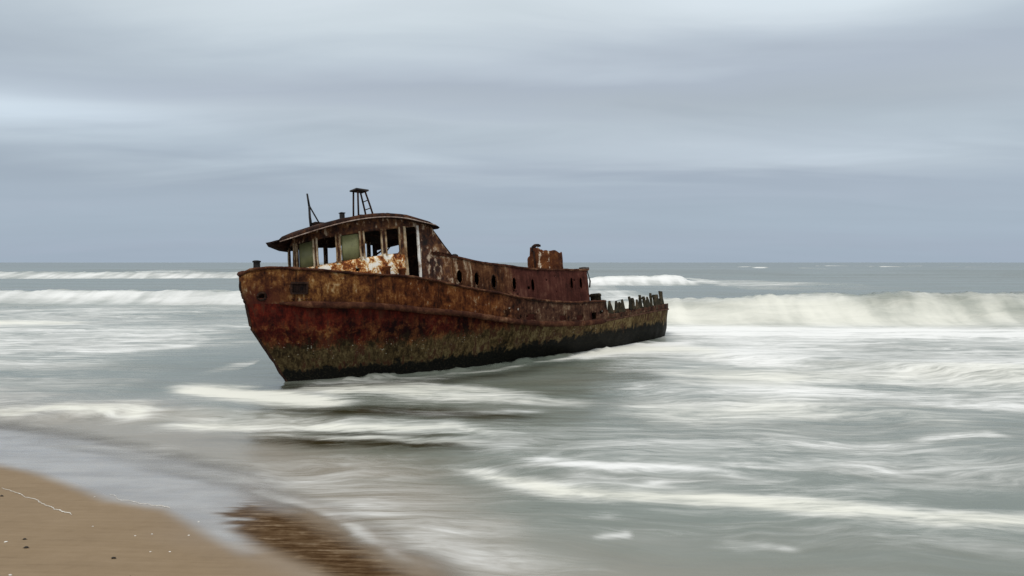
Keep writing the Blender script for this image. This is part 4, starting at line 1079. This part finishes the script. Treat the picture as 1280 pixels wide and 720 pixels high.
# never lift the sea over the dry sand
Dw = SY - shore(SX)
sz = np.where(Dw < 3, sz * np.clip(Dw / 3, 0, 1) ** 2, sz)
sz = np.where(Dw < 0, np.minimum(sz, Dw * .02), sz)
De = SY - edge(SX) + (fbm(SX * 1.2, SY * 2.2, 91) - .5) * .45
opa = sstep(-.10, .95, De) * .92 + .08 * sstep(.9, 2.5, De)
opa = np.maximum(opa, np.clip(foam, 0, 1) * sstep(-.5, -.1, De) * .9)
foam *= sstep(-.45, .0, De)

def sea_mat():
    t = NT('sea_water')
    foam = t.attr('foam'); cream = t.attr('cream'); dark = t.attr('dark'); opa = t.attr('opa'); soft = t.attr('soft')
    w = t.coord('World')
    # every streak layer rides on the same slow meander, so the trails bend together
    wn = t.n('ShaderNodeTexNoise'); t.put(wn.inputs['Vector'], t.coord('World', (.22, .30, 1)))
    wn.inputs['Scale'].default_value = 1.0; wn.inputs['Detail'].default_value = 3
    sub = t.n('ShaderNodeVectorMath', operation='SUBTRACT'); t.put(sub.inputs[0], wn.outputs['Color']); sub.inputs[1].default_value = (.5, .5, .5)
    mul = t.n('ShaderNodeVectorMath', operation='MULTIPLY'); t.put(mul.inputs[0], sub.outputs[0]); mul.inputs[1].default_value = (3.0, 2.6, 0)
    add = t.n('ShaderNodeVectorMath', operation='ADD'); t.put(add.inputs[0], w); t.put(add.inputs[1], mul.outputs[0])
    ww = add.outputs[0]
    def lay(sc, loc, rot, det, rough, dist):
        mp = t.n('ShaderNodeMapping'); t.put(mp.inputs['Vector'], ww)
        mp.inputs['Scale'].default_value = sc; mp.inputs['Location'].default_value = loc; mp.inputs['Rotation'].default_value = (0, 0, rot)
        return t.noise(mp.outputs[0], 1.0, det, rough, dist)
    s1 = lay((.30, 1.7, 1), (0, 0, 0), .10, 7, .62, .5)
    s2 = lay((1.0, 5.2, 1), (4, 0, 0), -.06, 6, .64, .5)
    s3 = t.noise(t.coord('World', (.03, .25, 1)), 1.0, 5, .6)
    s4 = lay((.12, .62, 1), (7, 0, 0), .16, 6, .6, .9)
    s5 = lay((2.4, 12, 1), (1, 0, 0), .08, 4, .62, .4)
    big = lay((.09, .22, 1), (3, 9, 0), .2, 3, .5, .3)
    y = t.sep(w)[1]
    bc = t.step(y, 14, 60)
    wat = t.mix(bc, (.136, .158, .130), (.128, .158, .134))
    wat = t.mix(t.step(y, 120, 700), wat, (.072, .098, .080))
    wat = t.mix(t.step(s3, .35, .65, 0, .5), wat, t.mix(bc, (.205, .212, .180), (.18, .196, .172)))
    wat = t.mix(t.step(s4, .44, .64, 0, .40), wat, (.105, .104, .070))
    wat = t.mix(t.step(t.attr('shal'), .0, 1.0, 0, .75), wat, (.300, .262, .212))
    wat = t.mix(t.math('MULTIPLY', dark, t.step(s2, .45, .65, 1.0, .55)), wat, (.022, .020, .007))  # dark olive in the water colour, mostly standing in for the hull's reflection
    nz = t.math('ADD', t.math('MULTIPLY', s4, .30), t.math('ADD', t.math('MULTIPLY', s1, .28), t.math('ADD', t.math('MULTIPLY', s2, .27), t.math('MULTIPLY', s5, .15))))
    nz = t.math('MULTIPLY', t.math('SUBTRACT', nz, .5), t.math('SUBTRACT', 1.0, t.math('MULTIPLY', soft, .78)))
    # foam gathers into trails: coverage shifts the threshold, the streaks feather it
    cov = t.math('MULTIPLY', foam, t.step(big, .32, .66, .86, 1.08))
    k = t.math('ADD', cov, t.math('MULTIPLY', nz, t.step(foam, -.05, .45, .8, 3.3)))
    veil = t.noise(t.coord('World', (.55, .10, .25)), 1.0, 3, .5)
    k = t.math('SUBTRACT', k, t.math('MULTIPLY', soft, t.step(veil, .34, .68, .26, .0)))
    k = t.step(k, .02, 1.02)
    fc = t.mix(cream, (.76, .76, .735), (.72, .71, .63))
    c = t.mix(k, wat, fc)
    rough = t.math('SUBTRACT', t.math('ADD', t.math('MULTIPLY', k, .55), .22), t.math('MULTIPLY', dark, .12))
    t.bump(t.math('ADD', t.math('MULTIPLY', s1, .7), t.math('MULTIPLY', s2, .3)), .22, .10)
    bp = [q for q in t.t.nodes if q.type == 'BUMP'][0]
    t.put(bp.inputs['Strength'], t.math('SUBTRACT', .20, t.math('MULTIPLY', dark, .14)))
    m = t.fin(c, rough, t.math('SUBTRACT', .5, t.math('MULTIPLY', k, .4)))
    t.b.inputs['IOR'].default_value = 1.33
    tr = t.n('ShaderNodeBsdfTransparent'); mx = t.n('ShaderNodeMixShader')
    t.put(mx.inputs[0], opa)
    t.t.links.new(tr.outputs[0], mx.inputs[1]); t.t.links.new(t.b.outputs[0], mx.inputs[2])
    t.t.links.new(mx.outputs[0], t.out.inputs['Surface'])
    return m
shal = (1 - sstep(0.2, 5.5, De + (fbm(SX * .5, SY * 1.2, 93) - .5) * 3)) * sstep(9, -2, SX)
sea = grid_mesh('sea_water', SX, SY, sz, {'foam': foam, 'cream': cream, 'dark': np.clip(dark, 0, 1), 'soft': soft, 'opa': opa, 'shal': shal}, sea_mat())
tag(sea, 'grey green sea streaked with white surf and breakers', 'sea', kind='structure')

# ------------------------------------------------------------------ small things on the sand
def zsand(x, y):
    i = int(np.argmin(abs(bx - x))); j = int(np.argmin(abs(by - y)))
    return float(bz[j, i])
def flat_mat(name, ramp, rough=.7, sc=40):
    t = NT(name); n = t.noise(t.coord('Object'), sc, 5, .6)
    return t.fin(t.ramp(n, ramp), rough, .3)
M['shell'] = flat_mat('shell_white', [(.3, (.42, .38, .33)), (.5, (.66, .62, .56)), (.7, (.78, .75, .70))], .5)
M['weed'] = flat_mat('dark_weed', [(.3, (.008, .007, .006)), (.5, (.025, .019, .013)), (.7, (.06, .045, .028))], .6)
M['sand_foam'] = flat_mat('left_foam', [(.3, (.36, .31, .25)), (.5, (.55, .51, .45)), (.7, (.70, .68, .64))], .8, 25)
def shell_mesh(sz, seed):
    b = MB(); n, m = 22, 6; r = random.Random(seed)
    for j in range(m + 1):
        for k in range(n):
            a = 2 * math.pi * k / n; s = j / m
            rad = sz * s * (1 + .10 * math.cos(a)) * (1 + .05 * math.cos(a * 9) * s)
            b.v.append((rad * math.cos(a) * 1.15 - sz * .3 * (1 - s), rad * math.sin(a), sz * .5 * (1 - s * s) + sz * .03 * math.cos(a * 9) * s))
    for j in range(m):
        for k in range(n):
            k2 = (k + 1) % n
            b.f.append((j * n + k, j * n + k2, (j + 1) * n + k2, (j + 1) * n + k))
    return b
for i, (x, y, s, lab) in enumerate([(-5.309, 7.653, 0.0158, 'pale shell at the left edge of the beach, above the lower dark scraps'), (-4.677, 6.796, 0.0148, 'white shell lying lowest in the bottom left corner of the sand'), (-5.333, 9.346, 0.0116, 'white shell nearest the wet shine, above the end of the foam line'), (-4.707, 8.205, 0.0095, 'small shell just right of the foam line end'), (-4.092, 7.932, 0.0095, 'small shell left of its close neighbour in the middle of the sand'), (-3.945, 8.005, 0.0105, 'small shell right of its close neighbour in the middle of the sand'), (-3.542, 8.005, 0.0105, 'pale shell on damp sand where the wet shine narrows'), (-3.705, 7.478, 0.0095, 'left one of a low pair of pale shells on the sand'), (-3.518, 7.5, 0.0105, 'right one of a low pair of pale shells on the sand'), (-3.623, 8.444, 0.0116, 'pale shell lying in the wet film beside the dry sand')]):
    o = shell_mesh(s, i).build('seashell', M['shell'], None, True)
    m = o.modifiers.new('rim', 'SOLIDIFY'); m.thickness = s * .08
    o.location = (x, y, zsand(x, y) + .001); o.rotation_euler = (random.uniform(-.2, .2), random.uniform(-.2, .2), random.uniform(0, 6))
    tag(o, lab, 'seashell', 'shells scattered on the sand')
def weed_mesh(s, seed):
    """a wet crumpled clump: lumpy body with two short curled strands"""
    r = random.Random(seed); b = MB(); n, m = 14, 8
    for j in range(m + 1):
        for k in range(n):
            a = 2 * math.pi * k / n; f = math.pi * j / m
            d = Vector((math.sin(f) * math.cos(a), math.sin(f) * math.sin(a), math.cos(f)))
            w = 1 + .55 * noise.noise(d * 2.1 + Vector((seed, 0, 0)))
            b.v.append((d.x * s * .55 * w, d.y * s * .34 * w, max(-.004, s * .16 + d.z * s * .26 * w)))
    for j in range(m):
        for k in range(n):
            k2 = (k + 1) % n; b.f.append((j * n + k, j * n + k2, (j + 1) * n + k2, (j + 1) * n + k))
    for q in (0, 1):
        a = r.uniform(-.6, .6) + math.pi * q; pts = []; p = Vector((math.cos(a) * s * .3, 0, s * .12))
        for k in range(6):
            pts.append(p.copy()); a += r.uniform(-.5, .5)
            p = p + Vector((math.cos(a), math.sin(a) * .6, 0)) * s * .13; p.z = max(p.z * .7, s * .05)
        b.tube(pts, [s * .10 * (1 - .13 * k) for k in range(6)], 6)
    return b
for i, (x, y, s, lab) in enumerate([(-5.167, 7.744, 0.0324, 'thin dark scrap of weed, upper of two near the left edge'), (-4.99, 7.5, 0.0396, 'dark lump of weed, lower of two near the left edge'), (-3.97, 7.27, 0.0396, 'elongated dark scrap of weed lying alone on the open sand'), (-3.566, 6.796, 0.0432, 'black lump of weed lowest on the sand, at the bottom edge'), (-6.473, 9.28, 0.036, 'dark scrap of weed at the left end of the foam line')]):
    o = weed_mesh(s, 40 + i).build('seaweed_scrap', M['weed'], None, True, wob=.004)
    o.location = (x, y, zsand(x, y))
    tag(o, lab, 'seaweed', 'dark scraps of weed on the sand')
for pts, w, lab in [([(-6.72, 9.634), (-6.333, 9.401), (-5.924, 9.116), (-5.615, 8.878), (-5.409, 8.763), (-5.176, 8.596)], 0.02, 'thin white line of foam stranded on the tan sand'), ([(-5.207, 9.466), (-4.969, 9.272), (-4.667, 9.116), (-4.37, 8.996), (-4.152, 8.907)], 0.014, 'thin white foam along the edge of the wet shine')]:
    b = MB(); P = np.array(pts); n = 120
    s = np.linspace(0, 1, n); tt_ = np.linspace(0, 1, len(P))
    xs = np.interp(s, tt_, P[:, 0]); ysx = np.interp(s, tt_, P[:, 1])
    for i in range(n):
        yy = ysx[i] + .05 * noise.noise(Vector((s[i] * 9, 0, w * 100))) + .02 * noise.noise(Vector((s[i] * 40, 0, 3)))
        ww = w * .42 * (.35 + .9 * abs(noise.noise(Vector((s[i] * 22, 5, 0)))) + .9 * s[i] ** 3) * min(1, s[i] * 12 + .2) * min(1, (1 - s[i]) * 12 + .1)
        z = zsand(xs[i], yy)
        for dy, dz in ((-ww, .002), (-ww * .5, .006), (ww * .5, .006), (ww, .002)):
            b.v.append((xs[i], yy + dy, z + dz + .003))
    for i in range(n - 1):
        for k in range(3):
            b.f.append((i * 4 + k, (i + 1) * 4 + k, (i + 1) * 4 + k + 1, i * 4 + k + 1))
    o = b.build('sea_foam', M['sand_foam'], None, True)
    tag(o, lab, 'foam', kind='stuff')

# ------------------------------------------------------------------ light, sky, camera
world = bpy.data.worlds.new('World'); scene.world = world; world.use_nodes = True
wt = world.node_tree; wt.nodes.clear()
class WT(NT):
    def __init__(self): self.t = wt
w = WT()
SUN_EL, SUN_AZ = R(52), R(200)
sky = w.n('ShaderNodeTexSky', sky_type='NISHITA'); sky.sun_disc = False
sky.sun_elevation = SUN_EL; sky.sun_rotation = SUN_AZ; sky.dust_density = 3.0
bg1 = w.n('ShaderNodeBackground'); w.put(bg1.inputs[0], sky.outputs[0]); bg1.inputs[1].default_value = .08
tc = w.n('ShaderNodeTexCoord')
d = w.sep(tc.outputs['Generated'])
zc = w.math('MAXIMUM', d[2], 0.0)
inv = w.math('DIVIDE', 1.0, w.math('ADD', zc, .10))
cx = w.math('MULTIPLY', d[0], inv); cy = w.math('MULTIPLY', d[1], inv)
cmb = w.n('ShaderNodeCombineXYZ'); w.put(cmb.inputs[0], cx); w.put(cmb.inputs[1], cy)
def cloud(scale, loc, sc, det, rough=.55, dist=.0):
    mp = w.n('ShaderNodeMapping'); w.put(mp.inputs[0], cmb.outputs[0]); mp.inputs['Scale'].default_value = scale; mp.inputs['Location'].default_value = loc
    return w.noise(mp.outputs[0], sc, det, rough, dist)
n1 = cloud((.30, .9, 1), (1.3, 0.4, 0), .55, 4, .48, .25)
n2 = cloud((.75, 1.6, 1), (2.7, 5.1, 0), .95, 5, .5, .5)
el = zc
v = w.math('ADD', w.math('MULTIPLY', n1, .62), w.math('MULTIPLY', n2, .38))
vs = w.math('SUBTRACT', v, .5)
# layered deck: the height of each layer wanders with the cloud noise
elw = w.math('ADD', el, w.math('MULTIPLY', w.math('MULTIPLY', vs, .30), w.step(el, .02, .16)))
base = w.ramp(elw, [(0.0, (.375, .452, .545)), (.05, (.385, .465, .555)), (.095, (.395, .468, .555)), (.135, (.465, .54, .61)), (.17, (.515, .592, .66)), (.205, (.465, .535, .615)),
                    (.245, (.51, .585, .655)), (.29, (.61, .685, .735)), (.345, (.665, .735, .785)), (.45, (.78, .83, .865)), (.8, (1.12, 1.15, 1.17)), (1.0, (1.3, 1.32, 1.34))])
amp = w.step(el, .0, .14, .25, 1.0)
shade = w.math('ADD', 1.0, w.math('MULTIPLY', w.math('MULTIPLY', vs, .55), amp))
cl = w.mix(1.0, base, shade, 'MULTIPLY')
def mass(px, pz, sx, sz):
    a = w.math('DIVIDE', w.math('SUBTRACT', d[0], px), sx); b = w.math('DIVIDE', w.math('SUBTRACT', w.math('ADD', el, w.math('MULTIPLY', vs, .10)), pz), sz)
    e = w.math('EXPONENT', w.math('MULTIPLY', w.math('ADD', w.math('MULTIPLY', a, a), w.math('MULTIPLY', b, b)), -1.0))
    return w.math('MULTIPLY', e, w.step(d[1], .0, .3))
for px, pz, sx, sz, g in ((-.56, .165, .20, .022, .30), (-.30, .135, .35, .016, .06), (.33, .192, .30, .022, -.12), (.45, .315, .35, .05, .16), (-.05, .215, .30, .02, -.05),
                          (.38, .140, .25, .014, .05), (-.55, .235, .25, .03, -.07), (-.2, .30, .35, .05, .04), (-.45, .10, .3, .018, -.05)):
    cl = w.mix(1.0, cl, w.math('ADD', 1.0, w.math('MULTIPLY', mass(px, pz, sx, sz), g)), 'MULTIPLY')
n3 = cloud((.3, 1.2, 1), (9.1, 2.2, 0), .5, 3, .5, .2)
cl = w.mix(w.math('MULTIPLY', w.step(n3, .45, .62), .30), cl, w.mix(1.0, cl, (1.03, .985, 1.0), 'MULTIPLY'))
bg2 = w.n('ShaderNodeBackground'); w.put(bg2.inputs[0], cl); bg2.inputs[1].default_value = 1.035
mx = w.n('ShaderNodeMixShader'); mx.inputs[0].default_value = .92
wt.links.new(bg1.outputs[0], mx.inputs[1]); wt.links.new(bg2.outputs[0], mx.inputs[2])
wo = w.n('ShaderNodeOutputWorld'); wt.links.new(mx.outputs[0], wo.inputs[0])

sl = bpy.data.lights.new('sun', 'SUN'); sl.energy = 1.3; sl.angle = R(16); sl.color = (1.0, .965, .91)
so = bpy.data.objects.new('sun', sl); col.objects.link(so)
sd = Vector((math.sin(SUN_AZ) * math.cos(SUN_EL), math.cos(SUN_AZ) * math.cos(SUN_EL), math.sin(SUN_EL)))
so.rotation_euler = (-sd).to_track_quat('-Z', 'Y').to_euler()

cam = bpy.data.cameras.new('camera'); cam.sensor_width = 36.0; cam.lens = 36.0 * 924 / 1280
cam.clip_start = .05; cam.clip_end = 20000
co_ = bpy.data.objects.new('camera', cam); col.objects.link(co_)
co_.location = (0, 0, 3.0)
co_.rotation_euler = (R(90) - math.atan(32 / 924), 0, 0)
scene.camera = co_
scene.view_settings.view_transform = 'Standard'; scene.view_settings.look = 'None'
scene.view_settings.exposure = 0.0; scene.view_settings.gamma = 1.0; scene.view_settings.use_curve_mapping = False
scene.cycles.max_bounces = 6; scene.cycles.transparent_max_bounces = 8
scene.cycles.use_denoising = True
